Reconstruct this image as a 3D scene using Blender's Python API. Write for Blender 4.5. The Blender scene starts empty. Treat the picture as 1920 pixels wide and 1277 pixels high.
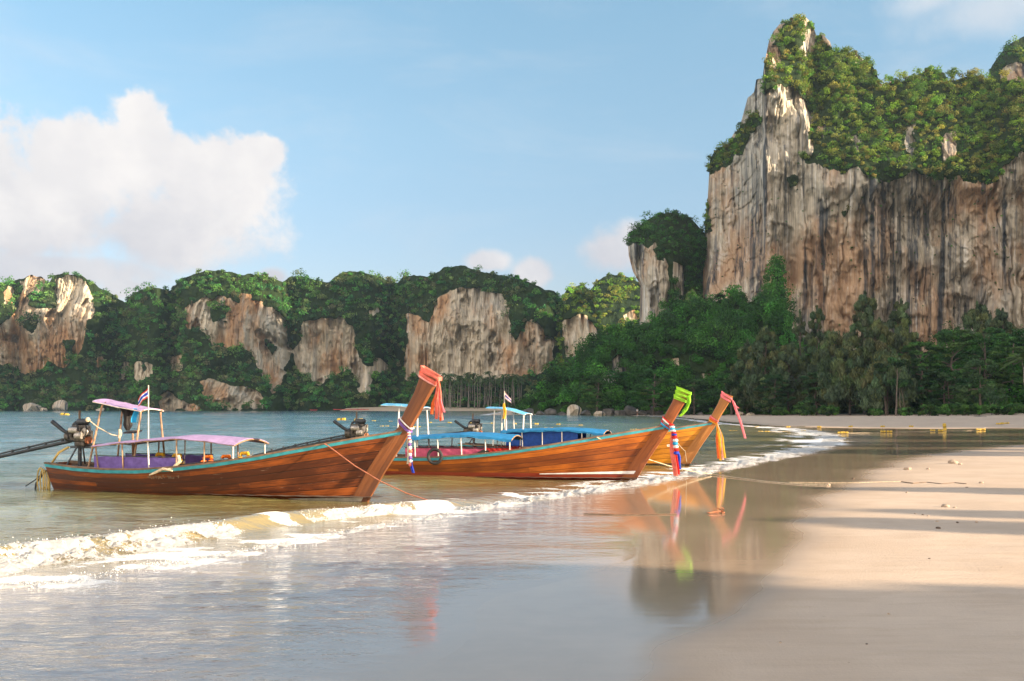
import bpy, bmesh, math, random
import numpy as np
from mathutils import Vector, Matrix
R_ = math.radians
SC = bpy.context.scene
COL = SC.collection
K, CAMH, HY, CX = 1867.0, 2.0, 764.0, 960.0      # focal length in photo pixels, eye height, horizon row, centre column

# ------------------------------------------------------------------ camera
cam_d = bpy.data.cameras.new("camera")
cam = bpy.data.objects.new("camera", cam_d)
COL.objects.link(cam)
cam.location = (0, 0, CAMH)
cam.rotation_euler = (R_(90), 0, 0)
cam_d.sensor_width = 36.0
cam_d.lens = 36.0 * K / 1920.0
cam_d.shift_y = (HY - 638.5) / 1920.0
cam_d.clip_start = 0.1
cam_d.clip_end = 9000
SC.camera = cam

# ------------------------------------------------------------------ light
SUN_EL, SUN_AZ = 15.0, 20.0          # degrees above the horizon; degrees behind the right-hand side
sun_d = bpy.data.lights.new("sun", 'SUN')
sun_d.energy = 5.0
sun_d.angle = R_(0.5)
sun_d.color = (1.0, 0.80, 0.58)
sun = bpy.data.objects.new("sun", sun_d)
COL.objects.link(sun)
to_sun = Vector((math.cos(R_(SUN_AZ)) * math.cos(R_(SUN_EL)), -math.sin(R_(SUN_AZ)) * math.cos(R_(SUN_EL)), math.sin(R_(SUN_EL))))
sun.rotation_euler = to_sun.to_track_quat('Z', 'Y').to_euler()
sun.location = to_sun * 60

SC.view_settings.view_transform = 'Standard'
SC.view_settings.look = 'None'
SC.view_settings.gamma = 1
SC.view_settings.exposure = 1.5
SC.cycles.max_bounces = 6
SC.cycles.diffuse_bounces = 3
SC.cycles.glossy_bounces = 3
SC.cycles.transmission_bounces = 3
SC.cycles.transparent_max_bounces = 8
SC.cycles.volume_bounces = 0
SC.cycles.use_denoising = True

# ------------------------------------------------------------------ node helper
class N:
    def __init__(s, tree): s.t = tree; s.n = tree.nodes; s.l = tree.links
    def add(s, typ, **kw):
        nd = s.n.new(typ)
        for k, v in kw.items():
            if k.startswith('i_'):
                key = k[2:]
                nd.inputs[int(key) if key.isdigit() else key.replace('_', ' ')].default_value = v
            else: setattr(nd, k, v)
        return nd
    def link(s, a, b): s.l.new(a, b); return a
    def val(s, sock, v):
        if isinstance(v, bpy.types.NodeSocket): s.l.new(v, sock)
        else: sock.default_value = v
    def m(s, op, a, b=None, c=None, clamp=False):
        nd = s.n.new('ShaderNodeMath'); nd.operation = op; nd.use_clamp = clamp
        s.val(nd.inputs[0], a)
        if b is not None: s.val(nd.inputs[1], b)
        if c is not None: s.val(nd.inputs[2], c)
        return nd.outputs[0]
    def sm(s, x, lo, hi, a=0.0, b=1.0):
        nd = s.n.new('ShaderNodeMapRange'); nd.interpolation_type = 'SMOOTHSTEP'
        s.val(nd.inputs[0], x); s.val(nd.inputs[1], lo); s.val(nd.inputs[2], hi); s.val(nd.inputs[3], a); s.val(nd.inputs[4], b)
        return nd.outputs[0]
    def mix(s, f, a, b, blend='MIX'):
        nd = s.n.new('ShaderNodeMix'); nd.data_type = 'RGBA'; nd.blend_type = blend
        s.val(nd.inputs[0], f)
        for sock, v in ((nd.inputs[6], a), (nd.inputs[7], b)):
            if isinstance(v, bpy.types.NodeSocket): s.l.new(v, sock)
            else: sock.default_value = (*v[:3], 1)
        return nd.outputs[2]
    def noise(s, vec, scale=1.0, detail=4, rough=0.55, dist=0.0, out=0):
        nd = s.n.new('ShaderNodeTexNoise')
        nd.inputs['Scale'].default_value = scale; nd.inputs['Detail'].default_value = detail
        nd.inputs['Roughness'].default_value = rough; nd.inputs['Distortion'].default_value = dist
        if vec is not None: s.l.new(vec, nd.inputs['Vector'])
        return nd.outputs[out]
    def map(s, vec, scale=(1, 1, 1), loc=(0, 0, 0), rot=(0, 0, 0)):
        nd = s.n.new('ShaderNodeMapping')
        nd.inputs['Scale'].default_value = scale; nd.inputs['Location'].default_value = loc; nd.inputs['Rotation'].default_value = rot
        s.l.new(vec, nd.inputs['Vector']); return nd.outputs[0]
    def ramp(s, f, stops):
        nd = s.n.new('ShaderNodeValToRGB'); e = nd.color_ramp.elements
        while len(e) < len(stops): e.new(0.5)
        for i, (p, c) in enumerate(stops): e[i].position = p; e[i].color = (*c[:3], 1)
        s.val(nd.inputs[0], f); return nd.outputs[0]
    def attr(s, name, out='Fac'):
        nd = s.n.new('ShaderNodeAttribute'); nd.attribute_name = name; return nd.outputs[out]
    def bump(s, h, strength=0.5, dist=0.1, normal=None):
        nd = s.n.new('ShaderNodeBump'); nd.inputs['Strength'].default_value = strength; nd.inputs['Distance'].default_value = dist
        s.l.new(h, nd.inputs['Height'])
        if normal is not None: s.l.new(normal, nd.inputs['Normal'])
        return nd.outputs[0]

# ------------------------------------------------------------------ sky (world): Nishita sky with cumulus in the direction space
W = bpy.data.worlds.new("World"); SC.world = W; W.use_nodes = True
wt = N(W.node_tree); wt.n.clear()
sky = wt.add('ShaderNodeTexSky', sky_type='NISHITA', sun_disc=False)
sky.sun_elevation = R_(SUN_EL); sky.sun_rotation = R_(90 + SUN_AZ)
sky.air_density = 1.0; sky.dust_density = 0.6; sky.ozone_density = 2.2; sky.altitude = 0
tc = wt.add('ShaderNodeTexCoord')
sep = wt.add('ShaderNodeSeparateXYZ'); wt.link(tc.outputs['Generated'], sep.inputs[0])
hyp = wt.m('SQRT', wt.m('ADD', wt.m('MULTIPLY', sep.outputs[0], sep.outputs[0]), wt.m('ADD', wt.m('MULTIPLY', sep.outputs[1], sep.outputs[1]), 1e-4)))
az = wt.m('ARCTAN2', sep.outputs[0], sep.outputs[1])
el = wt.m('DIVIDE', sep.outputs[2], hyp)
cmb = wt.add('ShaderNodeCombineXYZ'); wt.link(az, cmb.inputs[0]); wt.link(el, cmb.inputs[1])
cv = cmb.outputs[0]
n1 = wt.noise(cv, 10.0, 11, 0.64, 0.25)
n2 = wt.noise(wt.map(cv, loc=(3.1, 1.7, 0)), 26.0, 6, 0.60)
nn = wt.m('ADD', wt.m('MULTIPLY', wt.m('SUBTRACT', n1, 0.5), 2.6), wt.m('MULTIPLY', wt.m('SUBTRACT', n2, 0.5), 1.3))
def lobes(ls):
    acc = None
    for (px, py, rx, ry) in ls:
        a0 = math.atan2(px - CX, K); e0 = (HY - py) / math.hypot(px - CX, K)
        ca = math.cos(a0)
        dx = wt.m('DIVIDE', wt.m('SUBTRACT', az, a0), rx / K * ca)
        dy = wt.m('DIVIDE', wt.m('SUBTRACT', el, e0), ry / K * ca)
        d = wt.m('SQRT', wt.m('ADD', wt.m('MULTIPLY', dx, dx), wt.m('MULTIPLY', dy, dy)))
        v = wt.m('SUBTRACT', 1.0, d)
        acc = v if acc is None else wt.m('SMOOTH_MAX', acc, v, 0.25)
    return acc
big = lobes([(395, 335, 160, 98), (488, 288, 60, 46), (215, 305, 165, 115), (262, 225, 75, 65), (310, 425, 230, 110), (60, 410, 230, 170), (-60, 300, 150, 130),
             (130, 290, 90, 80), (-250, 300, 240, 180)])
small = lobes([(1000, 512, 48, 38), (1150, 470, 85, 62), (1180, 440, 50, 40), (510, 518, 36, 22), (-150, 505, 280, 50), (100, 505, 260, 50), (230, 540, 60, 30),
               (910, 490, 60, 28)])
faint = lobes([(1850, 20, 190, 75), (1740, 5, 100, 45)])
mf = wt.m('MULTIPLY', wt.sm(wt.m('ADD', faint, wt.m('MULTIPLY', nn, 0.5)), -0.1, 1.0), 0.55)
mb = wt.sm(wt.m('ADD', wt.m('MULTIPLY_ADD', big, 1.35, 0.03), wt.m('MULTIPLY', nn, 0.92)), 0.0, wt.sm(el, 0.12, 0.26, 0.95, 0.46))
ms = wt.sm(wt.m('ADD', wt.m('MULTIPLY', small, 1.25), wt.m('MULTIPLY', nn, 0.55)), 0.0, 0.70)
# thin veil high up on the left and scattered wisps elsewhere on the dome
wis = wt.sm(wt.noise(wt.map(cv, scale=(0.7, 2.2, 1)), 5.0, 7, 0.6, 0.4), 0.46, 0.78)
msk = wt.m('MAXIMUM', wt.m('MAXIMUM', wt.m('MAXIMUM', mb, mf), wt.m('MULTIPLY', ms, 0.95)), wt.m('MULTIPLY', wis, 0.22))
shade = wt.sm(wt.m('ADD', el, wt.m('MULTIPLY', wt.m('SUBTRACT', n1, 0.5), 0.22)), 0.10, 0.24)
shade2 = wt.sm(wt.noise(wt.map(cv, loc=(0.02, -0.03, 0)), 12.0, 5, 0.55), 0.38, 0.66)
ccol = wt.mix(wt.m('MULTIPLY', wt.m('ADD', wt.m('MULTIPLY', shade, 0.65), wt.m('MULTIPLY', shade2, 0.35)), 1.0), (2.35, 2.36, 2.55), (3.5, 3.36, 3.30))
tint = wt.ramp(wt.m('DIVIDE', el, 0.5, clamp=True), [(0.0, (0.66, 0.54, 0.62)), (0.18, (0.74, 0.63, 0.66)), (0.34, (0.82, 0.75, 0.73)), (0.55, (0.93, 0.91, 0.82)), (0.80, (0.95, 1.02, 0.90)), (1.0, (0.97, 1.04, 0.97))])
skyc = wt.mix(1.0, sky.outputs[0], tint, 'MULTIPLY')
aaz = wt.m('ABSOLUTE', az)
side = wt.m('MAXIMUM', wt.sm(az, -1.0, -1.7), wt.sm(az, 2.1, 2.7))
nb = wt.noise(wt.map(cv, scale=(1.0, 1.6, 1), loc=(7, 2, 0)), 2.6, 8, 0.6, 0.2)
fill_bank = wt.m('MULTIPLY', wt.m('MULTIPLY', side, wt.sm(wt.m('ADD', nb, wt.m('MULTIPLY', el, -0.10)), 0.30, 0.48)), wt.m('MULTIPLY', wt.sm(el, 0.0, 0.06), wt.sm(el, 2.2, 1.0)))  # unseen bright cloud bank added behind the camera to fill the shade
fill_col = wt.mix(wt.sm(nb, 0.4, 0.65), (7.5, 6.7, 6.1), (14.5, 12.4, 10.6))
skycol = wt.mix(fill_bank, wt.mix(msk, skyc, ccol), fill_col)
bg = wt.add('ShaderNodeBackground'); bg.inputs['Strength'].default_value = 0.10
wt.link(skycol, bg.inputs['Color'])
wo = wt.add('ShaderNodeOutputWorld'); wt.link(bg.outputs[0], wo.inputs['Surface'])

# ------------------------------------------------------------------ geometry helpers
def PX(px, d): return (px - CX) / K * d
def ZP(py, d): return CAMH + (HY - py) / K * d
def interp(x, pts):
    a = np.array(pts, float); return np.interp(x, a[:, 0], a[:, 1])
def smooth(x, a, b):
    t = np.clip((x - a) / (b - a), 0, 1); return t * t * (3 - 2 * t)
def _h(ix, iy, iz, seed):
    n = (ix * 73856093) ^ (iy * 19349663) ^ (iz * 83492791) ^ (seed * 2654435 + 974711)
    n = (n ^ (n >> 13)) * 1274126177 & 0x7fffffff
    n = (n ^ (n >> 15)) * 2246822519 & 0x7fffffff
    return ((n ^ (n >> 12)) & 0xffff) / 32767.5 - 1.0
def vnoise(p, seed=0):
    i = np.floor(p).astype(np.int64); f = p - i; u = f * f * f * (f * (f * 6 - 15) + 10)
    x, y, z = i[..., 0], i[..., 1], i[..., 2]; ux, uy, uz = u[..., 0], u[..., 1], u[..., 2]
    def L(a, b, t): return a + (b - a) * t
    c = [[[_h(x + a, y + b, z + e, seed) for e in (0, 1)] for b in (0, 1)] for a in (0, 1)]
    return L(L(L(c[0][0][0], c[1][0][0], ux), L(c[0][1][0], c[1][1][0], ux), uy),
             L(L(c[0][0][1], c[1][0][1], ux), L(c[0][1][1], c[1][1][1], ux), uy), uz)
def fbm(p, octv=4, seed=0, gain=0.5, lac=2.03):
    a, s, t = 1.0, 0.0, 0.0
    for o in range(octv):
        s = s + a * vnoise(p * lac ** o + o * 17.3, seed + o); t += a; a *= gain
    return s / t
def V3(x, y, z): return np.stack(np.broadcast_arrays(x, y, z), -1).astype(float)

def mesh_np(name, V, F, mat, smooth_=True, attrs=None, parent=None):
    me = bpy.data.meshes.new(name)
    V = np.ascontiguousarray(V, np.float32).reshape(-1, 3); F = np.ascontiguousarray(F, np.int32)
    k = F.shape[1]
    me.vertices.add(len(V)); me.vertices.foreach_set('co', V.ravel())
    me.loops.add(F.size); me.loops.foreach_set('vertex_index', F.ravel())
    me.polygons.add(len(F)); me.polygons.foreach_set('loop_start', np.arange(0, F.size, k, dtype=np.int32))
    me.polygons.foreach_set('use_smooth', np.full(len(F), smooth_, dtype=bool))
    me.update(calc_edges=True)
    for nm, a in (attrs or {}).items():
        a = np.asarray(a, np.float32)
        if a.ndim == 1 or a.shape[-1] == 1:
            at = me.attributes.new(nm, 'FLOAT', 'POINT'); at.data.foreach_set('value', a.ravel())
        elif a.shape[-1] == 3:
            at = me.attributes.new(nm, 'FLOAT_VECTOR', 'POINT'); at.data.foreach_set('vector', a.ravel())
    if mat: me.materials.append(mat)
    o = bpy.data.objects.new(name, me); COL.objects.link(o)
    if parent is not None: o.parent = parent
    return o
def gridfaces(nr, nc, close=False):
    r = np.arange(nr - 1)[:, None]; c = np.arange(nc if close else nc - 1)[None, :]; c2 = (c + 1) % nc
    return np.stack([r * nc + c, r * nc + c2, (r + 1) * nc + c2, (r + 1) * nc + c], -1).reshape(-1, 4)
def tag(o, label=None, cat=None, group=None, kind=None):
    if label: o['label'] = label
    if cat: o['category'] = cat
    if group: o['group'] = group
    if kind: o['kind'] = kind
    return o
def empty(name, loc=(0, 0, 0), rz=0.0):
    o = bpy.data.objects.new(name, None); COL.objects.link(o); o.location = loc; o.rotation_euler = (0, 0, rz); o.empty_display_size = 0.3
    return o
def copy_tree(o, parent=None):
    c = o.copy(); COL.objects.link(c)
    if parent is not None: c.parent = parent
    for ch in list(o.children): copy_tree(ch, c)
    return c

class MB:
    """collects small shapes and links them as one mesh object"""
    def __init__(s): s.v = []; s.f = []; s.a = []
    def raw(s, vs, fs, a=None):
        n = len(s.v); s.v += [tuple(v) for v in vs]; s.f += [tuple(i + n for i in f) for f in fs]
        s.a += [tuple(x) for x in a] if a is not None else [(0, 0, 0)] * len(vs)
    def box(s, c, size, rot=None, bevel=0.0):
        bm = bmesh.new(); bmesh.ops.create_cube(bm, size=1.0)
        for v in bm.verts: v.co = Vector((v.co.x * size[0], v.co.y * size[1], v.co.z * size[2]))
        if bevel: bmesh.ops.bevel(bm, geom=list(bm.edges), offset=bevel, segments=2, affect='EDGES', profile=0.5)
        M = Matrix.Translation(c) @ (rot.to_4x4() if rot is not None else Matrix())
        bm.verts.index_update()
        s.raw([M @ v.co for v in bm.verts], [[v.index for v in f.verts] for f in bm.faces]); bm.free()
    def tube(s, pts, r, n=8, cap=True):
        pts = [Vector(p) for p in pts]; m = len(pts); rs = r if isinstance(r, (list, tuple)) else [r] * m
        t0 = (pts[1] - pts[0]).normalized(); ref = Vector((0, 0, 1)) if abs(t0.z) < 0.9 else Vector((1, 0, 0))
        nrm = t0.cross(ref).normalized(); vs = []
        for i in range(m):
            t = (pts[min(i + 1, m - 1)] - pts[max(i - 1, 0)]).normalized()
            nrm = (nrm - t * nrm.dot(t)).normalized(); b = t.cross(nrm)
            for k in range(n):
                a = 2 * math.pi * k / n; vs.append(pts[i] + (nrm * math.cos(a) + b * math.sin(a)) * rs[i])
        fs = [(i * n + k, i * n + (k + 1) % n, (i + 1) * n + (k + 1) % n, (i + 1) * n + k) for i in range(m - 1) for k in range(n)]
        if cap: fs += [tuple(range(n - 1, -1, -1)), tuple((m - 1) * n + k for k in range(n))]
        s.raw(vs, fs)
    def lathe(s, prof, c, axis='z', n=16):
        """prof: (radius, offset along the axis)"""
        vs = []
        for (r, h) in prof:
            for k in range(n):
                a = 2 * math.pi * k / n; p = (r * math.cos(a), r * math.sin(a), h)
                if axis == 'x': p = (p[2], p[0], p[1])
                elif axis == 'y': p = (p[1], p[2], p[0])
                vs.append(Vector(c) + Vector(p))
        m = len(prof)
        fs = [(i * n + k, i * n + (k + 1) % n, (i + 1) * n + (k + 1) % n, (i + 1) * n + k) for i in range(m - 1) for k in range(n)]
        fs += [tuple(range(n - 1, -1, -1)), tuple((m - 1) * n + k for k in range(n))]
        s.raw(vs, fs)
    def grid(s, P, uv=None):
        nr, nc = len(P), len(P[0])
        s.raw([p for row in P for p in row], [(r * nc + c, r * nc + c + 1, (r + 1) * nc + c + 1, (r + 1) * nc + c) for r in range(nr - 1) for c in range(nc - 1)],
              [q for row in uv for q in row] if uv else None)
    def build(s, name, mat, parent=None, smooth_=True, attr=None, recalc=True):
        me = bpy.data.meshes.new(name); me.from_pydata(s.v, [], s.f); me.update()
        if recalc:
            bm = bmesh.new(); bm.from_mesh(me); bmesh.ops.recalc_face_normals(bm, faces=bm.faces); bm.to_mesh(me); bm.free()
        if smooth_:
            me.polygons.foreach_set('use_smooth', [True] * len(me.polygons))
            try: me.set_sharp_from_angle(angle=R_(38))
            except Exception: pass
        if attr:
            at = me.attributes.new(attr, 'FLOAT_VECTOR', 'POINT'); at.data.foreach_set('vector', [x for a in s.a for x in a])
        me.materials.append(mat)
        o = bpy.data.objects.new(name, me); COL.objects.link(o)
        if parent is not None: o.parent = parent
        return o

# ------------------------------------------------------------------ materials
def newmat(name):
    m = bpy.data.materials.new(name); m.use_nodes = True
    n = N(m.node_tree); n.n.clear()
    out = n.add('ShaderNodeOutputMaterial'); return m, n, out
def prin(n, out, **kw):
    p = n.add('ShaderNodeBsdfPrincipled')
    for k, v in kw.items():
        sock = p.inputs[k.replace('_', ' ')]
        if isinstance(v, bpy.types.NodeSocket): n.link(v, sock)
        elif isinstance(v, (tuple, list)): sock.default_value = (*v[:3], 1)
        else: sock.default_value = v
    n.link(p.outputs[0], out.inputs['Surface']); return p
def simple(name, col, rough=0.6, var=0.25, scale=8.0, metal=0.0, bump=0.0, spec=0.5):
    m, n, out = newmat(name); tcd = n.add('ShaderNodeTexCoord').outputs['Object']
    f = n.noise(tcd, scale, 5, 0.6)
    c = n.mix(n.sm(f, 0.3, 0.7), tuple(x * (1 - var) for x in col), tuple(min(1, x * (1 + var)) for x in col))
    p = prin(n, out, Base_Color=c, Roughness=rough, Metallic=metal)
    p.inputs['Specular IOR Level'].default_value = spec
    if bump: n.link(n.bump(n.noise(tcd, scale * 4, 4), bump, 0.01), p.inputs['Normal'])
    return m
def cloth(name, col, stripes=None, var=0.2, transl=0.25):
    m, n, out = newmat(name); tcd = n.add('ShaderNodeTexCoord').outputs['Object']
    f = n.noise(tcd, 9.0, 5, 0.6)
    c = n.mix(n.sm(f, 0.3, 0.7), tuple(x * (1 - var) for x in col), tuple(min(1, x * (1 + var * 0.6)) for x in col))
    d = n.add('ShaderNodeBsdfPrincipled'); n.link(c, d.inputs['Base Color']); d.inputs['Roughness'].default_value = 0.75; d.inputs['Specular IOR Level'].default_value = 0.25
    n.link(n.bump(n.noise(tcd, 14, 4), 0.35, 0.02), d.inputs['Normal'])
    t = n.add('ShaderNodeBsdfTranslucent'); n.link(c, t.inputs['Color'])
    mx = n.add('ShaderNodeMixShader'); mx.inputs[0].default_value = transl
    n.link(d.outputs[0], mx.inputs[1]); n.link(t.outputs[0], mx.inputs[2]); n.link(mx.outputs[0], out.inputs['Surface'])
    return m
def rock_mat(name, k=1.0, warm=1.0, lift=0.0, flow=True):
    """limestone: hanging grey-black streaks, ochre stains, pale flowstone; k scales the pattern"""
    m, n, out = newmat(name); P = n.add('ShaderNodeTexCoord').outputs['Object']
    warp = n.noise(n.map(P, (0.05 * k, 0.05 * k, 0.03 * k)), 1.0, 4, 0.6, out=1)
    Pw = n.add('ShaderNodeVectorMath', operation='MULTIPLY_ADD'); n.link(warp, Pw.inputs[0]); Pw.inputs[1].default_value = (1.3 / k, 1.1 / k, 3 / k); n.link(n.attr('flow', 'Vector') if flow else P, Pw.inputs[2]); Pw = Pw.outputs[0]
    s1 = n.noise(n.map(Pw, (0.75 * k, 0.10 * k, 0.013 * k)), 1.0, 7, 0.66)
    s2 = n.noise(n.map(Pw, (0.22 * k, 0.04 * k, 0.009 * k), loc=(31, 7, 2)), 1.0, 6, 0.66)
    s4 = n.noise(n.map(Pw, (2.6 * k, 0.3 * k, 0.06 * k), loc=(3, 5, 8)), 1.0, 6, 0.7)
    s3 = n.noise(n.map(P, (0.9 * k, 0.9 * k, 0.35 * k)), 1.0, 6, 0.65)
    base = n.ramp(s1, [(0.0, (0.13, 0.135, 0.14)), (0.40, (0.25, 0.24, 0.22)), (0.47, (0.41, 0.365, 0.285)), (0.55, (0.54, 0.475, 0.355)), (0.66, (0.68, 0.655, 0.59))])
    if lift: base = n.mix(lift, base, (0.72, 0.60, 0.42))
    base = n.mix(n.m('MULTIPLY', n.sm(s4, 0.52, 0.36), 0.42 * (1 - lift)), base, (0.10, 0.095, 0.09))
    base = n.mix(n.m('MULTIPLY', n.sm(s4, 0.56, 0.68), 0.35), base, (0.72, 0.68, 0.60))
    big = n.noise(n.map(P, (0.030 * k, 0.02 * k, 0.022 * k), loc=(9, 4, 6)), 1.0, 5, 0.62)
    base = n.mix(n.m('MULTIPLY', n.sm(big, 0.50, 0.66), 0.55), base, n.mix(s3, (0.40, 0.37, 0.31), (0.66, 0.60, 0.49)))
    och = n.sm(n.noise(n.map(Pw, (0.06 * k, 0.03 * k, 0.03 * k), loc=(5, 9, 1)), 1.0, 5, 0.6), 0.44, 0.62)
    base = n.mix(n.m('MULTIPLY', och, 0.62 * warm), base, n.mix(s3, (0.30, 0.14, 0.06), (0.62, 0.36, 0.17)))
    dark = n.m('MULTIPLY', n.sm(s2, 0.48, 0.60), n.sm(s1, 0.62, 0.47))
    base = n.mix(n.m('MULTIPLY', dark, 0.9 - lift), base, (0.048, 0.058, 0.070))
    pale = n.sm(n.noise(n.map(Pw, (0.60 * k, 0.08 * k, 0.016 * k), loc=(71, 3, 4)), 1.0, 4, 0.6), 0.62, 0.70)
    base = n.mix(n.m('MULTIPLY', pale, 0.6), base, (0.66, 0.62, 0.56))
    hol = n.sm(n.noise(n.map(P, (0.35 * k, 0.35 * k, 0.16 * k), loc=(11, 13, 17)), 1.0, 5, 0.6), 0.33, 0.24)
    base = n.mix(n.m('MULTIPLY', hol, 0.7), base, (0.06, 0.055, 0.05))
    veg = n.attr('veg')
    pock = n.sm(n.noise(n.map(P, (0.8 * k, 0.5 * k, 0.40 * k), loc=(2, 7, 5)), 1.0, 3, 0.5), 0.27, 0.21)
    base = n.mix(n.m('MULTIPLY', pock, 0.85), base, (0.035, 0.033, 0.03))
    soil = n.mix(s3, (0.012, 0.026, 0.008), (0.028, 0.048, 0.014))
    base = n.mix(n.sm(veg, 0.35, 0.65), base, soil)
    p = prin(n, out, Base_Color=base, Roughness=0.92); p.inputs['Specular IOR Level'].default_value = 0.15
    hgt = n.m('ADD', n.m('ADD', n.m('MULTIPLY', s1, 0.9), n.m('MULTIPLY', s4, 0.5)), n.m('MULTIPLY', s3, 1.0))
    n.link(n.bump(hgt, 0.8, 1.1 / k), p.inputs['Normal'])
    return m
def leaf_mat(name, sat=1.0):
    m, n, out = newmat(name)
    c = n.attr('tint', 'Vector')
    P = n.add('ShaderNodeTexCoord').outputs['Object']
    c = n.mix(n.m('MULTIPLY', n.sm(n.noise(P, 0.9, 3), 0.3, 0.7), 0.35), c, n.mix(1.0, c, (0.6, 0.65, 0.5), 'MULTIPLY'))
    d = n.add('ShaderNodeBsdfPrincipled'); n.link(c, d.inputs['Base Color']); d.inputs['Roughness'].default_value = 0.55; d.inputs['Specular IOR Level'].default_value = 0.25
    t = n.add('ShaderNodeBsdfTranslucent'); n.link(n.mix(1.0, c, (1.25, 1.2, 0.5), 'MULTIPLY'), t.inputs['Color'])
    mx = n.add('ShaderNodeMixShader'); mx.inputs[0].default_value = 0.28
    n.link(d.outputs[0], mx.inputs[1]); n.link(t.outputs[0], mx.inputs[2]); n.link(mx.outputs[0], out.inputs['Surface'])
    return m
M = {}
M['bark'] = simple('bark', (0.11, 0.085, 0.065), 0.9, 0.35, 3.0, bump=0.5)
M['pale_bark'] = simple('pale_bark', (0.26, 0.22, 0.18), 0.9, 0.3, 3.0, bump=0.5)
M['leaf'] = leaf_mat('leaf')
M['rock'] = rock_mat('limestone', 1.0)
M['rock_far'] = rock_mat('limestone_far', 0.62, 1.45, 0.54)
M['boulder'] = rock_mat('boulder', 2.6, 0.4, 0.0, False)
M['dark_boulder'] = simple('dark_boulder', (0.085, 0.078, 0.070), .85, .5, .8, bump=.6)

# ------------------------------------------------------------------ shore lines (photo pixels -> metres on the ground)
def ground_pts(pix): return np.array([(PX(x, K * CAMH / (y - HY)), K * CAMH / (y - HY)) for x, y in pix])
def resample(P, step_fn, cr=True):
    P = np.asarray(P, float); out = []
    for i in range(len(P) - 1):
        p0, p1, p2, p3 = P[max(i - 1, 0)], P[i], P[i + 1], P[min(i + 2, len(P) - 1)]
        n = max(2, int(np.linalg.norm(p2 - p1) / step_fn(p1)))
        for t in np.arange(n) / n:
            out.append(0.5 * ((2 * p1) + (-p0 + p2) * t + (2 * p0 - 5 * p1 + 4 * p2 - p3) * t * t + (-p0 + 3 * p1 - 3 * p2 + p3) * t ** 3))
    out.append(P[-1]); return np.array(out)
SHORE_PX = [(0, 1108), (150, 1095), (300, 1067), (450, 1042), (600, 1012), (730, 988), (850, 966), (950, 948), (1050, 931), (1200, 907), (1290, 891), (1370, 875), (1450, 858),
            (1510, 845), (1550, 830), (1553, 820), (1520, 811), (1470, 804), (1400, 798), (1330, 790), (1270, 784), (1225, 780)]
shore_g = ground_pts(SHORE_PX)
shore_ext = np.vstack([[(-60, -30), (-20, 2), (-9.5, 8.8)], shore_g, [(24, 262), (0, 272), (-6, 300), (5, 900)]])
SHORE = resample(shore_ext, lambda p: max(0.5, np.hypot(*p) * 0.03))
FILM = resample(ground_pts([(560, 1500), (690, 1340), (770, 1277), (880, 1196), (1000, 1122), (1090, 1082), (1165, 1050), (1192, 1015), (1185, 975), (1175, 950), (1215, 925), (1290, 905), (1390, 885), (1480, 865), (1600, 846), (1690, 832), (1700, 822), (1640, 812), (1560, 806)]), lambda p: 0.5)
def poly_sdf(X, Y, line, close_pts):
    """distance to the open line, positive inside the polygon line + close_pts"""
    x, y = X.ravel(), Y.ravel(); best = np.full(x.shape, 1e18)
    for i in range(len(line) - 1):
        ax, ay = line[i]; bx, by = line[i + 1]; dx, dy = bx - ax, by - ay
        t = np.clip(((x - ax) * dx + (y - ay) * dy) / (dx * dx + dy * dy + 1e-12), 0, 1)
        best = np.minimum(best, (x - ax - t * dx) ** 2 + (y - ay - t * dy) ** 2)
    poly = np.vstack([line, close_pts]); ins = np.zeros(x.shape, bool)
    for i in range(len(poly)):
        ax, ay = poly[i]; bx, by = poly[(i + 1) % len(poly)]
        c = ((ay > y) != (by > y))
        if by != ay: ins ^= c & (x < (bx - ax) * (y - ay) / (by - ay) + ax)
    return (np.where(ins, 1, -1) * np.sqrt(best)).reshape(X.shape)
def sea_s(X, Y): return poly_sdf(X, Y, SHORE, [(-4000, 6000), (-4000, -30)])
def on_sand(pix):
    o_ = []
    for px, py in pix:
        d = K * CAMH / (py - HY)
        for _ in range(14):
            z = max(0.0, float(sand_z(sea_s(np.array([PX(px, d)]), np.array([d])))[0])); d = 0.5 * d + 0.5 * K * (CAMH - z) / (py - HY)
        o_.append((PX(px, d), d))
    return np.array(o_)
def film_s(X, Y): return poly_sdf(X, Y, FILM, [(30, 103), (-100, 103), (-100, 2)])
def sand_z(s):
    z = np.where(s > 0, -0.035 * s, -0.008 * s)
    z = np.where(s < -12, 0.096 + 0.0145 * (-s - 12), z)
    return np.clip(z, -3.0, 1.25)
def sandz_at(x, y): return float(sand_z(sea_s(np.array([x]), np.array([y])))[0])
WET = resample(np.vstack([ground_pts([(1010, 1500), (1180, 1300), (1240, 1262), (1310, 1205), (1390, 1160), (1455, 1100), (1488, 1050), (1505, 1005), (1545, 960), (1600, 915), (1700, 872), (1800, 852)]),
    on_sand([(1880, 841), (2000, 832), (2120, 826), (2150, 815), (2080, 806), (1960, 803), (1860, 803), (1760, 804), (1650, 803), (1560, 802), (1480, 799), (1410, 794), (1350, 788), (1290, 783), (1240, 779)])]), lambda p: max(0.5, np.hypot(*p) * 0.02))
def wet_s(X, Y): return poly_sdf(X, Y, WET, [(20, 262), (-100, 262), (-100, 2)])
def at(px, py, dz=0.0):
    """point of the sand or water surface seen at a photo pixel"""
    d = K * CAMH / (py - HY)
    for _ in range(12):
        z = max(0.0, sandz_at(PX(px, d), d)); d = 0.5 * d + 0.5 * K * (CAMH - z) / (py - HY)
    return Vector((PX(px, d), d, z + dz))

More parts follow.
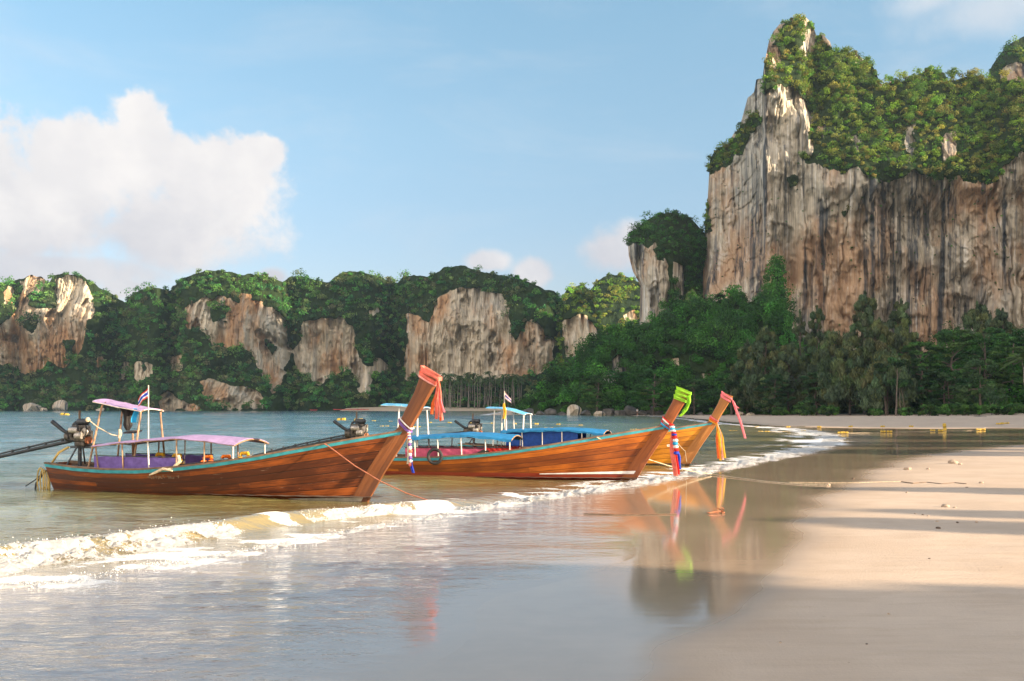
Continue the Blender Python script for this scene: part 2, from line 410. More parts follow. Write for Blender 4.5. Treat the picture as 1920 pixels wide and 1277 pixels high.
# ------------------------------------------------------------------ sand (one sheet to the horizon)
def polar(nr, na, r0, r1, a0, a1, dens=0.0):
    r = r0 * (r1 / r0) ** np.linspace(0, 1, nr); t = np.linspace(-1, 1, na); t = t * (1 - dens) + dens * t ** 3
    a = (a0 + a1) / 2 + t * (a1 - a0) / 2
    A, Rr = np.meshgrid(a, r); return Rr * np.sin(A), Rr * np.cos(A)
X, Y = polar(560, 520, 0.8, 5000, -1.75, 1.75, 0.55)
S = sea_s(X, Y); Z = sand_z(S)
wd = wet_s(X, Y); fl = film_s(X, Y)
land = smooth(-S, 0.5, 6) * (Y < 250)
q = V3(X, Y, 0 * X)
land = land * (1 - smooth(wd, -2.5, 0.3))
Z = Z + land * (0.02 * fbm(q * (0.35, 0.8, 1), 3, 5) + 0.008 * fbm(q * (2.2, 3.5, 1), 3, 9) * smooth(-wd, -0.2, 2.5))
dist = np.hypot(X, Y)
wet = smooth(wd + 0.7 * np.clip(dist * 0.03, 0.4, 2) * fbm(q * (0.25, 0.6, 1), 3, 2), -1.1 * np.clip(dist * 0.05, 0.6, 3), 0.9 * np.clip(dist * 0.05, 0.6, 3))
m, n, out = newmat('sand')
P = n.add('ShaderNodeTexCoord').outputs['Object']
w = n.attr('wet')
g1 = n.noise(P, 0.35, 6, 0.6); g2 = n.noise(n.map(P, (0.6, 2.2, 1)), 1.6, 6, 0.65); g3 = n.noise(P, 90, 3, 0.6)
dry = n.mix(n.sm(g1, 0.35, 0.68), (0.50, 0.385, 0.285), (0.575, 0.455, 0.345))
dry = n.mix(n.m('MULTIPLY', n.sm(g2, 0.46, 0.70), 0.42), dry, (0.44, 0.33, 0.235))
dry = n.mix(n.sm(g3, 0.62, 0.75), dry, (0.40, 0.31, 0.23))
spk = n.sm(n.noise(P, 14, 2, 0.5), 0.74, 0.78)
dry = n.mix(n.m('MULTIPLY', spk, 0.45), dry, (0.25, 0.19, 0.14))
wetc = n.mix(n.sm(g1, 0.35, 0.68), (0.33, 0.24, 0.16), (0.40, 0.295, 0.20))
p = prin(n, out, Base_Color=n.mix(w, dry, wetc), Roughness=n.sm(w, 0.1, 1.0, 0.85, 0.07))
n.link(n.sm(w, 0.1, 0.9, 0.15, 0.75), p.inputs['Specular IOR Level'])
p.inputs['IOR'].default_value = 1.45
rip = n.noise(n.map(P, (0.5, 3.2, 1)), 1.7, 4, 0.55)
hb = n.m('ADD', n.m('MULTIPLY', rip, n.sm(w, 0, 1, 0.5, 0.030)), n.m('MULTIPLY', n.noise(P, 30, 4, 0.7), n.sm(w, 0, 0.8, 0.30, 0.0)))
n.link(n.bump(hb, 0.5, 0.05), p.inputs['Normal'])
M['sand'] = m
sand = mesh_np('beach', np.stack([X, Y, Z], -1), gridfaces(*X.shape), m, True, {'wet': wet.ravel()})
tag(sand, 'flat pale sand beach with a wet mirror-like strip along the sea', 'beach', kind='structure')

# ------------------------------------------------------------------ sea
CREST = resample(ground_pts([(-400, 1130), (-150, 1092), (0, 1060), (120, 1045), (230, 1030), (330, 1015), (430, 1000), (530, 986), (640, 973), (740, 962), (850, 951), (980, 930)]), lambda p: 0.25)
def crest_s(X, Y): return poly_sdf(X, Y, CREST, [(-60, 60), (-60, 8)])
def crest_amp(X): return 0.22 * smooth(X, 1.5, -3.0) * (1 - 0.25 * smooth(X, -4, -3) * smooth(X, -1.5, -2.5))
X, Y = polar(900, 560, 3.0, 6000, -1.5, 1.15, 0.55)
X2, Y2 = X, Y
S = sea_s(X, Y); Fm = film_s(X, Y) + 0.35 * fbm(V3(X, Y, 0 * X) * 0.6, 2, 71) + 0.03 * fbm(V3(X, Y, 0 * X) * 3.0, 2, 72); C = crest_s(X, Y)
q = V3(X, Y, 0 * X)
dist = np.hypot(X, Y)
amp = smooth(S, 0.0, 6.0)
waves = np.zeros_like(X); rng = np.random.default_rng(3)
for i in range(26):
    wl = 0.35 * 1.23 ** i; th = math.radians(-62 + rng.normal(0, 26)); kx, ky = math.cos(th) * 2 * math.pi / wl, math.sin(th) * 2 * math.pi / wl
    fade = smooth(wl / np.maximum(dist * 0.012, 0.02), 0.8, 2.5)
    waves += fade * min(0.0052 * wl ** 0.75, 0.035) * np.sin(kx * X + ky * Y + rng.uniform(0, 6.28) + 1.3 * vnoise(q * 0.6 / wl, i))
zw = amp * waves * (0.75 + 0.5 * fbm(q * 0.12, 2, 4))
# the small breaker: steep on the shore side, long back
ca = crest_amp(X) * (0.85 + 0.3 * fbm(q * (0.8, 0.8, 1), 2, 8))
sh = np.where(C > 0, np.exp(-(C / 0.75) ** 2), np.exp(-(C / 0.26) ** 2))
zw = zw * (1 - 0.6 * np.exp(-(C / 0.8) ** 2)) + ca * sh
zs = sand_z(S)
filmh = 0.008 * smooth(Fm, -0.5, 1.3) - 0.0022 + 0.014 * smooth(Fm, 0.8, 4.0)
bore = 0.045 * smooth(S, -0.1, 0.5)
film_r = smooth(Fm, 0.0, 2.5) * (0.008 * fbm(q * (1.8, 3.6, 1), 3, 21) + 0.0020 * np.sin(3.1 * Y + 7 * fbm(q * (0.5, 0.9, 1), 2, 31)))
zfilm = np.maximum(zs, 0) + filmh + film_r
blend = smooth(S, -0.15, 1.2)
Z = np.where(S > 1.2, 0.035 + zw, zfilm * (1 - blend) + (0.035 + zw) * blend)
keep = (S > -0.3) | (Fm > -0.5)
F = gridfaces(*X.shape)
F = F[keep.ravel()[F].any(1)]
# lacy foam coverage (an attribute of the water: where bubbles float)
fo = fbm(q * (1.3, 2.6, 1), 4, 41)
behind = smooth(S, 2.4, 0.2) * smooth(S, -0.6, 0.0) * smooth(fo, -0.25, 0.25) * 0.9
swash = smooth(-S, 3.2, 0.0) * smooth(S, 0.2, -0.1) * smooth(fo, -0.05, 0.5) * 0.55
trough = smooth(C, -1.0, -0.1) * (C < 0.1) * (S > 0) * smooth(fo, 0.0, 0.4) * 0.75 * smooth(X, 0, -2)
edge = np.exp(-((Fm - 0.05) / (0.010 + 0.0010 * dist)) ** 2) * 0.5 * smooth(fbm(q * 1.1, 2, 61), -0.5, 0.3)
farfoam = smooth(dist, 34, 60) * smooth(S, -2.5, -0.2) * smooth(S, 5.5, 0.5) * smooth(fbm(q * (0.9, 0.30, 1), 5, 51), -0.30, 0.30) * 0.85
foam = np.clip(np.maximum.reduce([behind, swash, trough, edge * (S < 0), farfoam]), 0, 1)
used = np.unique(F); remap = -np.ones(X.size, np.int64); remap[used] = np.arange(len(used))
m, n, out = newmat('sea_water')
P = n.add('ShaderNodeTexCoord').outputs['Object']
sd = n.attr('offshore'); fa = n.attr('foam'); dd = n.attr('range')
pat = n.noise(n.map(P, (0.05, 0.10, 1)), 1.0, 4, 0.6)
sdn = n.m('ADD', sd, n.m('MULTIPLY', n.m('SUBTRACT', pat, 0.5), 10.0))
colr = n.ramp(n.m('DIVIDE', sdn, 60.0, clamp=True), [(0.0, (0.30, 0.225, 0.105)), (0.06, (0.25, 0.21, 0.075)), (0.16, (0.17, 0.195, 0.080)), (0.30, (0.085, 0.19, 0.165)), (0.6, (0.055, 0.20, 0.25)), (1.0, (0.05, 0.19, 0.25))])
colr = n.mix(n.sm(sd, 0.6, -0.2), colr, n.mix(n.attr('film'), (0.355, 0.26, 0.175), (0.31, 0.255, 0.205)))
w1 = n.noise(n.map(P, (1.0, 1.9, 1), rot=(0, 0, 0.25)), 1.5, 5, 0.58, 0.4)
w2 = n.noise(n.map(P, (1.0, 2.0, 1), rot=(0, 0, -0.2)), 5.0, 4, 0.6, 0.3)
w3 = n.noise(n.map(P, (0.25, 0.5, 1)), 1.0, 5, 0.6)
hh = n.m('ADD', n.m('MULTIPLY', w1, 0.55), n.m('ADD', n.m('MULTIPLY', w2, 0.16), n.m('MULTIPLY', w3, 0.9)))
hs = n.m('MULTIPLY', hh, n.m('MULTIPLY', n.m('MULTIPLY', n.sm(sd, -9.0, 3.0, 0.70, 1.0), n.attr('film')), n.sm(dd, 25, 160, 1.0, 2.6)))
bmp = n.bump(hs, 0.55, 0.16)
fb = n.noise(P, 11, 5, 0.7); fb2 = n.noise(P, 42, 3, 0.7)
fmask = n.sm(n.m('ADD', fa, n.m('MULTIPLY', n.m('SUBTRACT', n.m('ADD', n.m('MULTIPLY', fb, 0.65), n.m('MULTIPLY', fb2, 0.35)), 0.5), 1.6)), 0.38, 0.62)
fmask = n.m('MULTIPLY', fmask, n.sm(fa, 0.03, 0.2))
pw = n.add('ShaderNodeBsdfPrincipled')
n.link(colr, pw.inputs['Base Color']); pw.inputs['Roughness'].default_value = 0.06; pw.inputs['IOR'].default_value = 1.48; pw.inputs['Specular IOR Level'].default_value = 0.8; n.link(n.m('MULTIPLY', n.attr('film'), 0.55), pw.inputs['Coat Weight']); pw.inputs['Coat Roughness'].default_value = 0.05; n.link(bmp, pw.inputs['Coat Normal'])
n.link(bmp, pw.inputs['Normal'])
pf = n.add('ShaderNodeBsdfPrincipled'); pf.inputs['Base Color'].default_value = (0.74, 0.74, 0.72, 1); pf.inputs['Roughness'].default_value = 0.8
n.link(n.bump(fb2, 0.8, 0.03), pf.inputs['Normal'])
mx = n.add('ShaderNodeMixShader'); n.link(fmask, mx.inputs[0]); n.link(pw.outputs[0], mx.inputs[1]); n.link(pf.outputs[0], mx.inputs[2])
n.link(mx.outputs[0], out.inputs['Surface'])
M['water'] = m
sea = mesh_np('sea', np.stack([X, Y, Z], -1).reshape(-1, 3)[used], remap[F], m, True,
              {'offshore': S.ravel()[used], 'foam': foam.ravel()[used], 'range': dist.ravel()[used], 'film': np.maximum(smooth(Fm, -0.1, 2.2) * 0.99 + 0.01, smooth(S, -0.5, 0.5)).ravel()[used]})
tag(sea, 'calm green shallow sea turning blue offshore, running out thin over the sand', 'sea', kind='structure')

# ------------------------------------------------------------------ white water: ragged foam ridges with droplets
m, n, out = newmat('foam')
P = n.add('ShaderNodeTexCoord').outputs['Object']
ed = n.attr('edge')
fb = n.m('ADD', n.m('MULTIPLY', n.noise(P, 7, 5, 0.65), 0.6), n.m('MULTIPLY', n.noise(P, 30, 4, 0.7), 0.4))
al = n.sm(n.m('ADD', ed, n.m('MULTIPLY', n.m('SUBTRACT', fb, 0.5), 2.4)), 0.30, 0.52)
pf = n.add('ShaderNodeBsdfPrincipled'); n.link(n.mix(fb, (0.48, 0.48, 0.46), (0.72, 0.71, 0.69)), pf.inputs['Base Color']); pf.inputs['Roughness'].default_value = 0.7
n.link(n.bump(n.noise(P, 26, 5, 0.7), 0.7, 0.04), pf.inputs['Normal'])
tr = n.add('ShaderNodeBsdfTransparent'); tl = n.add('ShaderNodeBsdfTranslucent'); tl.inputs['Color'].default_value = (0.85, 0.84, 0.80, 1)
m2 = n.add('ShaderNodeMixShader'); m2.inputs[0].default_value = 0.3; n.link(pf.outputs[0], m2.inputs[1]); n.link(tl.outputs[0], m2.inputs[2])
mx = n.add('ShaderNodeMixShader'); n.link(al, mx.inputs[0]); n.link(tr.outputs[0], mx.inputs[1]); n.link(m2.outputs[0], mx.inputs[2])
n.link(mx.outputs[0], out.inputs['Surface'])
M['foam'] = m
def foam_strip(line, i0, i1, width, height, z0, nq, step, seed, shift=0.0, dens=1.0):
    L = resample(line, lambda p: step * max(0.6, np.hypot(*p) / 14.0), True)
    tg = np.gradient(L, axis=0); tg /= np.linalg.norm(tg, axis=1)[:, None]; nm = np.stack([-tg[:, 1], tg[:, 0]], 1)
    dl = np.hypot(L[:, 0], L[:, 1]); qv = np.linspace(-1, 1, nq)
    qq = V3(L[:, 0], L[:, 1], 0 * dl)
    Wd = width(L, dl) * (1 + 0.30 * fbm(qq * 1.3, 3, seed)); Hh = height(L, dl)
    sh = shift + 0.15 * Wd * fbm(qq * 0.9, 2, seed + 5)
    XX = L[:, 0:1] + nm[:, 0:1] * (qv[None] * Wd[:, None] + sh[:, None]); YY = L[:, 1:2] + nm[:, 1:2] * (qv[None] * Wd[:, None] + sh[:, None])
    prof = np.where(qv < -0.35, smooth(qv, -1, -0.35), 1 - smooth(qv, -0.35, 1) * 0.9)[None]
    p3 = V3(XX, YY, 0 * XX); sc = 11.0 / np.maximum(1, dl / 16)[:, None, None]
    ns = fbm(p3 * sc, 4, seed + 9)
    ZZ = z0(XX, YY) + Hh[:, None] * prof * (0.6 + 0.75 * ns) + 0.12 * Hh[:, None] * fbm(p3 * sc * 5, 2, seed + 3)
    nf = smooth(np.arange(len(L)) / (len(L) - 1), 0, 0.06) * smooth(1 - np.arange(len(L)) / (len(L) - 1), 0, 0.06)
    E = (1 - np.abs(qv[None]) ** 2.2) * nf[:, None] * (0.58 + 0.9 * fbm(V3(XX, YY, 0 * XX) * (1.1, 1.1, 1), 4, seed + 13)) + 0.12 * nf[:, None]
    E = E * dens; E[:, 0] = 0; E[:, -1] = 0
    return np.stack([XX, YY, ZZ], -1), gridfaces(len(L), nq), E, L, nm, Wd, Hh
def z_water(XX, YY):
    C = crest_s(XX, YY); sh = np.where(C > 0, np.exp(-(C / 0.75) ** 2), np.exp(-(C / 0.26) ** 2))
    return 0.03 + crest_amp(XX) * sh * 0.85
def z_bore(XX, YY): return np.full(XX.shape, 0.0) + np.maximum(sand_z(sea_s(XX, YY)), 0)
parts = []; dv = []; rngf = np.random.default_rng(11)
def add_strip(*a, drops=0, dh=0.1, **k):
    v, f, e, L, nm, Wd, Hh = foam_strip(*a, **k); parts.append((v.reshape(-1, 3), f, e.ravel()))
    if drops:
        vv = v.reshape(-1, 3); w = np.clip(e.ravel(), 0, None) * np.clip(14 / np.hypot(vv[:, 0], vv[:, 1]), 0, 1.4); w /= w.sum()
        idx = rngf.choice(len(vv), drops, p=w); c = vv[idx] + rngf.normal(0, [0.05, 0.05, 0.01], (drops, 3)); c[:, 2] += rngf.exponential(dh, drops) * 0.5 
        dv.append(c)
crest_l = CREST[(CREST[:, 0] > -9) & (CREST[:, 0] < -4.35)]
add_strip(crest_l, 0, 1, lambda L, d: 0.42 * smooth(L[:, 0], -4.2, -5.4) + 0.12, lambda L, d: 0.09 * smooth(L[:, 0], -4.2, -6.0) + 0.035, z_water, 34, 0.025, 100, drops=1600, dh=0.03, shift=-0.24, dens=2.1)
crest_m = CREST[(CREST[:, 0] > -3.75) & (CREST[:, 0] < -2.05)]
add_strip(crest_m, 0, 1, lambda L, d: 0.24 + 0 * d, lambda L, d: 0.055 + 0 * d, z_water, 30, 0.025, 130, drops=1000, dh=0.02, shift=-0.2, dens=1.3)
sh_l = SHORE[(SHORE[:, 0] > -9) & (SHORE[:, 1] < 118) & (SHORE[:, 1] > 7)]
add_strip(sh_l, 0, 1, lambda L, d: 0.25 + 0.015 * d * smooth(d, 10, 26) + 0.006 * np.clip(d - 30, 0, 60), lambda L, d: 0.050 + 0.05 * smooth(d, 15, 24) * smooth(d, 60, 30), z_bore, 34, 0.03, 160, drops=4200, dh=0.02, shift=0.15)
o = 0; VV = []; FF = []; EE = []
for v, f, e in parts: VV.append(v); FF.append(f + o); EE.append(e); o += len(v)
foam_o = mesh_np('sea_foam', np.vstack(VV), np.vstack(FF), M['foam'], True, {'edge': np.concatenate(EE)})
tag(foam_o, 'white foam of small waves breaking along the sand', 'foam', kind='stuff')
c = np.vstack(dv); N_ = len(c); r = np.clip(rngf.lognormal(-5.25, 0.4, N_), 0.003, 0.014)[:, None, None]
octv = np.array([(1, 0, 0), (-1, 0, 0), (0, 1, 0), (0, -1, 0), (0, 0, 1), (0, 0, -1)], float)
octf = np.array([(0, 2, 4), (2, 1, 4), (1, 3, 4), (3, 0, 4), (2, 0, 5), (1, 2, 5), (3, 1, 5), (0, 3, 5)])
Vd = c[:, None, :] + octv[None] * r * rngf.uniform(0.6, 1.3, (N_, 6, 1)); Fd = (np.arange(N_)[:, None, None] * 6 + octf[None]).reshape(-1, 3)
sp = mesh_np('sea_spray', Vd.reshape(-1, 3), Fd, simple('spray', (0.88, 0.88, 0.86), 0.5, 0.05), True)
tag(sp, 'white droplets and bubbles thrown up along the breaking waves', 'spray', kind='stuff')

# ------------------------------------------------------------------ limestone cliffs and wooded hills
def in_poly(x, y, poly):
    ins = np.zeros(x.shape, bool); n_ = len(poly)
    for i in range(n_):
        ax, ay = poly[i]; bx, by = poly[(i + 1) % n_]
        if ay == by: continue
        ins ^= ((ay > y) != (by > y)) & (x < (bx - ax) * (y - ay) / (by - ay) + ax)
    return ins
def sdf2(x, y, poly):
    best = np.full(x.shape, 1e18); n_ = len(poly)
    for i in range(n_):
        ax, ay = poly[i]; bx, by = poly[(i + 1) % n_]; dx, dy = bx - ax, by - ay
        t = np.clip(((x - ax) * dx + (y - ay) * dy) / (dx * dx + dy * dy + 1e-9), 0, 1)
        best = np.minimum(best, (x - ax - t * dx) ** 2 + (y - ay - t * dy) ** 2)
    return np.where(in_poly(x, y, poly), 1, -1) * np.sqrt(best)

class Cliff: pass
def cliff(name, label, sky, base, depth, mat, step=1.0, rows=160, rocks=(), bushes=(), jit=3.0, jf=0.05, flute=1.6, bulge=5.0, back=70, pocket=0.0, seed=1, warp=None, ragged=7.0, vegs=None):
    """sky: skyline as seen in the photo; base: foot row; depth(p, y): distance of the face; every vertex is put out along its own sight line at that distance"""
    c = Cliff(); p0, p1 = sky[0][0], sky[-1][0]
    p = np.arange(p0, p1 + step, step); ys = interp(p, sky) + jit * fbm(V3(p * jf, 0, seed), 4, seed)
    yb = interp(p, base) if isinstance(base, (list, tuple)) else np.full(p.shape, float(base))
    t = np.linspace(0, 1, rows)[:, None]
    PY = yb[None] + (ys - yb)[None] * t; PP = np.broadcast_to(p[None], PY.shape).copy()
    if warp: PP = PP + warp(PP, PY)
    nz = V3(PP / 60.0, PY / 60.0, seed * 3.7)
    rag = ragged * fbm(V3(PP / 16.0, PY / 16.0, seed), 4, seed + 2)
    rk = np.full(PY.shape, -1e3)
    for poly in rocks: rk = np.maximum(rk, sdf2(PP, PY, poly))
    if vegs:
        rk = np.full(PY.shape, 1e3)
        for poly in vegs: rk = np.minimum(rk, -sdf2(PP, PY, poly))
        for poly in rocks: rk = np.maximum(rk, sdf2(PP, PY, poly))
    for poly in bushes: rk = np.minimum(rk, -sdf2(PP, PY, poly))
    veg = smooth(-(rk + rag), -2, 2)
    D = depth(PP, PY).astype(float)
    d0 = D.mean()
    # relief: buttresses, vertical flutes, hollows
    D = D + bulge * fbm(nz, 4, seed + 4)
    X_ = (PP - CX) / K * D; Z_ = CAMH + (HY - PY) / K * D
    r1 = np.abs(fbm(V3(X_ * 0.11, Z_ * 0.012, seed), 4, seed + 6)); r2 = np.abs(fbm(V3(X_ * 0.34 + 0.4 * r1, Z_ * 0.030, seed), 4, seed + 8))
    D = D + (1 - veg) * flute * (2.2 * smooth(r1, 0.22, 0.0) + 1.2 * smooth(r2, 0.2, 0.0) + 0.55 * fbm(V3(X_ * 0.5, Z_ * 0.30, seed), 4, seed + 9))
    stp = fbm(V3(X_ * 0.11, Z_ * 0.045, seed), 5, seed + 30) * 5.0; D = D + (1 - veg) * flute * 0.9 * (np.floor(stp) + smooth(stp - np.floor(stp), 0.0, 0.22))
    if pocket: D = D + (1 - veg) * pocket * smooth(fbm(V3(X_ * 0.10, Z_ * 0.07, seed), 5, seed + 20), 0.16, 0.40)
    D = D + veg * 2.0 * fbm(V3(X_ * 0.15, Z_ * 0.15, seed), 3, seed + 9)
    # rounded edge at both ends, and the back of the mass behind the skyline
    e = np.minimum(smooth(p, p0, p0 + 10 * step + 4), smooth(-p, -p1, -p1 + 10 * step + 4)); D = D + (1 - e)[None] * 16
    X_ = (PP - CX) / K * D; Z_ = CAMH + (HY - PY) / K * D
    bj = np.linspace(0, 1, 7)[1:][:, None]
    Db = D[-1][None] + back * bj; Zb = Z_[-1][None] * (1 - bj ** 2) - 2 * bj ** 2; Xb = X_[-1][None] * (Db / D[-1][None])
    if warp: Xb = Xb + warp(p, np.full(p.shape, 700.0))[None] * np.minimum(bj * 6, 1) / K * Db
    XX = np.vstack([X_, Xb]); YY = np.vstack([D, Db]); ZZ = np.vstack([Z_, Zb])
    V = np.stack([XX, YY, ZZ], -1); V[0, :, 2] -= 3
    c.obj = mesh_np(name, V.reshape(-1, 3), gridfaces(*XX.shape)[:, ::-1], mat, True, {'veg': np.vstack([veg, np.ones_like(Db)]).ravel(), 'flow': np.stack([np.vstack([PP, np.broadcast_to(PP[-1:], Db.shape)]) / K * d0, YY, ZZ], -1).reshape(-1, 3)})
    tag(c.obj, label, 'cliff', kind='structure')
    c.V = V[:rows]; c.veg = veg; c.p = PP; c.y = PY
    return c

def scatter(c, spacing, rng, keep=None, thr=0.5):
    """points spread evenly over the vegetated part of a cliff mesh, plus the outward normals"""
    V = c.V; e1 = V[1:, 1:] - V[:-1, :-1]; e2 = V[1:, :-1] - V[:-1, 1:]
    nr = np.cross(e1, e2); ar = np.linalg.norm(nr, axis=-1) / 2; nr = nr / (2 * ar[..., None] + 1e-9)
    nr = np.where(nr[..., 1:2] > 0, -nr, nr)
    w = ar * (c.veg[:-1, :-1] > thr)
    if keep is not None: w = w * keep(c.p[:-1, :-1], c.y[:-1, :-1])
    w = np.minimum(w, np.percentile(w[w > 0], 99.3) if (w > 0).any() else 1)
    n_ = int(w.sum() / spacing ** 2)
    idx = rng.choice(w.size, n_, p=(w / w.sum()).ravel())
    pts = V[:-1, :-1].reshape(-1, 3)[idx] + rng.uniform(-0.5, 0.5, (n_, 1)) * e1.reshape(-1, 3)[idx]
    return pts, nr.reshape(-1, 3)[idx]

def leaves(Cn, Rd, nleaf, leaf, rng, tint, flat=0.8, droop=0.0, lump=7, spread=0.42, aspect=0.6, up=0.25, tvar=0.22, tiers=False):
    """leaf-clump faces filling crowns: Cn centres (n,3), Rd radii (n,), tint (n,3)"""
    n_ = len(Cn); sub = rng.normal(size=(n_, lump, 3)); sub /= np.linalg.norm(sub, axis=-1, keepdims=True)
    sub[..., 2] = np.where(sub[..., 2] < -0.35, -sub[..., 2], sub[..., 2])
    sub *= rng.uniform(0.45, 0.95, (n_, lump, 1))
    ci = np.repeat(np.arange(n_), nleaf); N_ = len(ci); si = rng.integers(0, lump, N_)
    dr = rng.normal(size=(N_, 3)); dr /= np.linalg.norm(dr, axis=1)[:, None]
    s_ = sub[ci, si]; loc = s_ * 0.72 + dr * (spread * rng.uniform(0.35, 1.0, N_) ** 0.5)[:, None]
    if tiers: loc[:, 2] = np.round(loc[:, 2] * 4) / 4 + rng.normal(0, 0.035, N_)
    loc[:, 2] *= flat
    pos = Cn[ci] + loc * Rd[ci][:, None]
    nr = dr * 0.7 + s_ * 0.5 + rng.normal(size=(N_, 3)) * 0.35; nr[:, 2] += up
    nr /= np.linalg.norm(nr, axis=1)[:, None]
    a = np.cross(nr, rng.normal(size=(N_, 3))); a /= np.linalg.norm(a, axis=1)[:, None] + 1e-9
    if droop > 0:
        a = a * (1 - droop) + np.array([0, 0, 1.0]) * droop; a /= np.linalg.norm(a, axis=1)[:, None]
    b = np.cross(nr, a); b /= np.linalg.norm(b, axis=1)[:, None] + 1e-9
    sz = leaf * rng.uniform(0.55, 1.35, N_)[:, None] * np.ones((N_, 1)); asp = aspect * rng.uniform(0.7, 1.3, N_)[:, None]
    bend = nr * sz * 0.18
    V = np.stack([pos - a * sz * 0.5 - bend, pos + b * sz * 0.5 * asp, pos + a * sz * 0.5 - bend, pos - b * sz * 0.5 * asp], 1)
    subt = 1 + rng.normal(0, tvar * 0.8, (n_, lump))
    tn = tint[ci] * np.clip(subt[ci, si] * (1 + rng.normal(0, tvar, N_)), 0.45, 1.8)[:, None]
    return V.reshape(-1, 3), np.repeat(tn, 4, 0)
def leaf_obj(name, V, T, parent=None, mat=None):
    return mesh_np(name, V, np.arange(len(V)).reshape(-1, 4), mat or M['leaf'], False, {'tint': T}, parent)
def tints(n_, rng, cols, var=0.30):
    cols = np.array(cols); t = cols[rng.integers(0, len(cols), n_)] * (1 + rng.normal(0, var, (n_, 1))); return np.clip(t * (1 + rng.normal(0, 0.06, (n_, 3))), 0.004, 1)
def forest(name, label, c, spacing, rad, nleaf, leaf, rng, cols, keep=None, flat=0.85, sink=0.25, lift=0.3, **kw):
    pts, nr = scatter(c, spacing, rng, keep); n_ = len(pts)
    Rd = rad * np.clip(rng.lognormal(0, 0.35, n_), 0.45, 2.1)
    out_ = nr * 0.6 + np.array([0, 0, 0.8]); Cn = pts + out_ * (Rd * lift)[:, None]
    V, T = leaves(Cn, Rd, nleaf, leaf, rng, tints(n_, rng, cols), flat, **kw)
    o = leaf_obj(name, V, T); tag(o, label, 'forest', kind='stuff'); return o
GREEN_FAR = [(0.062, 0.202, 0.051), (0.08, 0.225, 0.044), (0.052, 0.177, 0.058), (0.106, 0.237, 0.051), (0.131, 0.202, 0.067), (0.149, 0.166, 0.073)]
GREEN_MID = [(0.035, 0.127, 0.018), (0.046, 0.164, 0.02), (0.026, 0.098, 0.018), (0.058, 0.178, 0.027), (0.035, 0.112, 0.027)]
GREEN_TOP = [(0.112, 0.232, 0.027), (0.159, 0.263, 0.03), (0.186, 0.243, 0.041), (0.084, 0.181, 0.027), (0.206, 0.202, 0.047)]
rg = np.random.default_rng(77)

# A. the long wall of hills across the bay
SKY_A = [(-520, 766), (-470, 735), (-420, 690), (-370, 640), (-310, 590), (-260, 560), (-180, 520), (-100, 545), (-40, 520), (0, 531), (20, 528), (40, 522), (60, 515), (78, 520), (92, 532), (100, 516), (120, 513), (150, 515), (165, 524), (185, 538), (205, 547), (235, 568), (250, 550),
         (262, 543), (278, 540), (300, 541), (318, 547), (330, 534), (345, 522), (362, 514), (385, 508), (410, 507), (440, 511), (455, 514), (475, 514), (500, 517), (515, 522), (530, 527), (545, 519),
         (560, 517), (585, 524), (600, 528), (618, 530), (628, 520), (645, 510), (665, 508), (690, 513), (708, 518), (722, 524), (745, 530), (757, 519), (775, 515), (800, 518), (816, 512), (832, 503),
         (855, 498), (872, 498), (888, 504), (903, 511), (925, 513), (955, 519), (975, 521), (1000, 532), (1015, 540), (1040, 548), (1052, 560), (1062, 585), (1072, 620), (1080, 660)]
ROCKS_A = [
    [(40, 530), (60, 518), (80, 522), (90, 540), (105, 518), (150, 518), (163, 535), (180, 575), (178, 592), (160, 600), (155, 640), (140, 672), (118, 692), (90, 678), (62, 702), (38, 698), (15, 685), (-30, 680), (-30, 620), (20, 600), (38, 570)],
    [(8, 545), (16, 533), (26, 545), (24, 572), (6, 572)],
    [(345, 575), (372, 560), (420, 555), (450, 570), (480, 560), (520, 582), (538, 600), (543, 660), (532, 712), (512, 733), (490, 700), (478, 670), (450, 648), (400, 652), (385, 622), (352, 615)],
    [(375, 715), (395, 708), (432, 722), (470, 724), (497, 742), (495, 762), (420, 767), (385, 752)],
    [(300, 742), (315, 735), (335, 748), (362, 758), (380, 768), (302, 768)],
    [(572, 604), (600, 600), (640, 598), (664, 612), (667, 660), (680, 680), (702, 690), (692, 742), (672, 728), (662, 700), (640, 694), (600, 722), (578, 712), (553, 688), (556, 650), (566, 625)],
    [(765, 592), (785, 590), (805, 602), (820, 558), (850, 545), (900, 538), (940, 552), (955, 590), (966, 640), (985, 612), (1002, 598), (1040, 645), (1030, 690), (1000, 705), (985, 708), (930, 712), (880, 716), (832, 712), (800, 704), (757, 712), (758, 670), (766, 630)],
    [(180, 668), (192, 668), (193, 690), (178, 690)], [(255, 678), (266, 676), (268, 715), (258, 716)], [(272, 682), (288, 680), (288, 705), (274, 702)], [(232, 680), (240, 680), (238, 712), (229, 710)],
    [(355, 560), (362, 555), (366, 572), (356, 574)], [(450, 545), (470, 552), (475, 590), (448, 590)], [(325, 672), (340, 668), (338, 695), (326, 700)], [(690, 580), (712, 570), (715, 585), (692, 600)],
    [(700, 672), (720, 668), (725, 690), (705, 700)]]
BUSH_A = [[(60, 555), (85, 548), (105, 560), (108, 580), (75, 580), (55, 570)], [(82, 535), (100, 525), (108, 560), (92, 580), (80, 560)], [(120, 640), (140, 640), (140, 690), (120, 665)],
          [(395, 580), (430, 575), (425, 600), (400, 600)], [(40, 605), (60, 590), (72, 605), (60, 625)], [(500, 640), (520, 650), (510, 670)]]
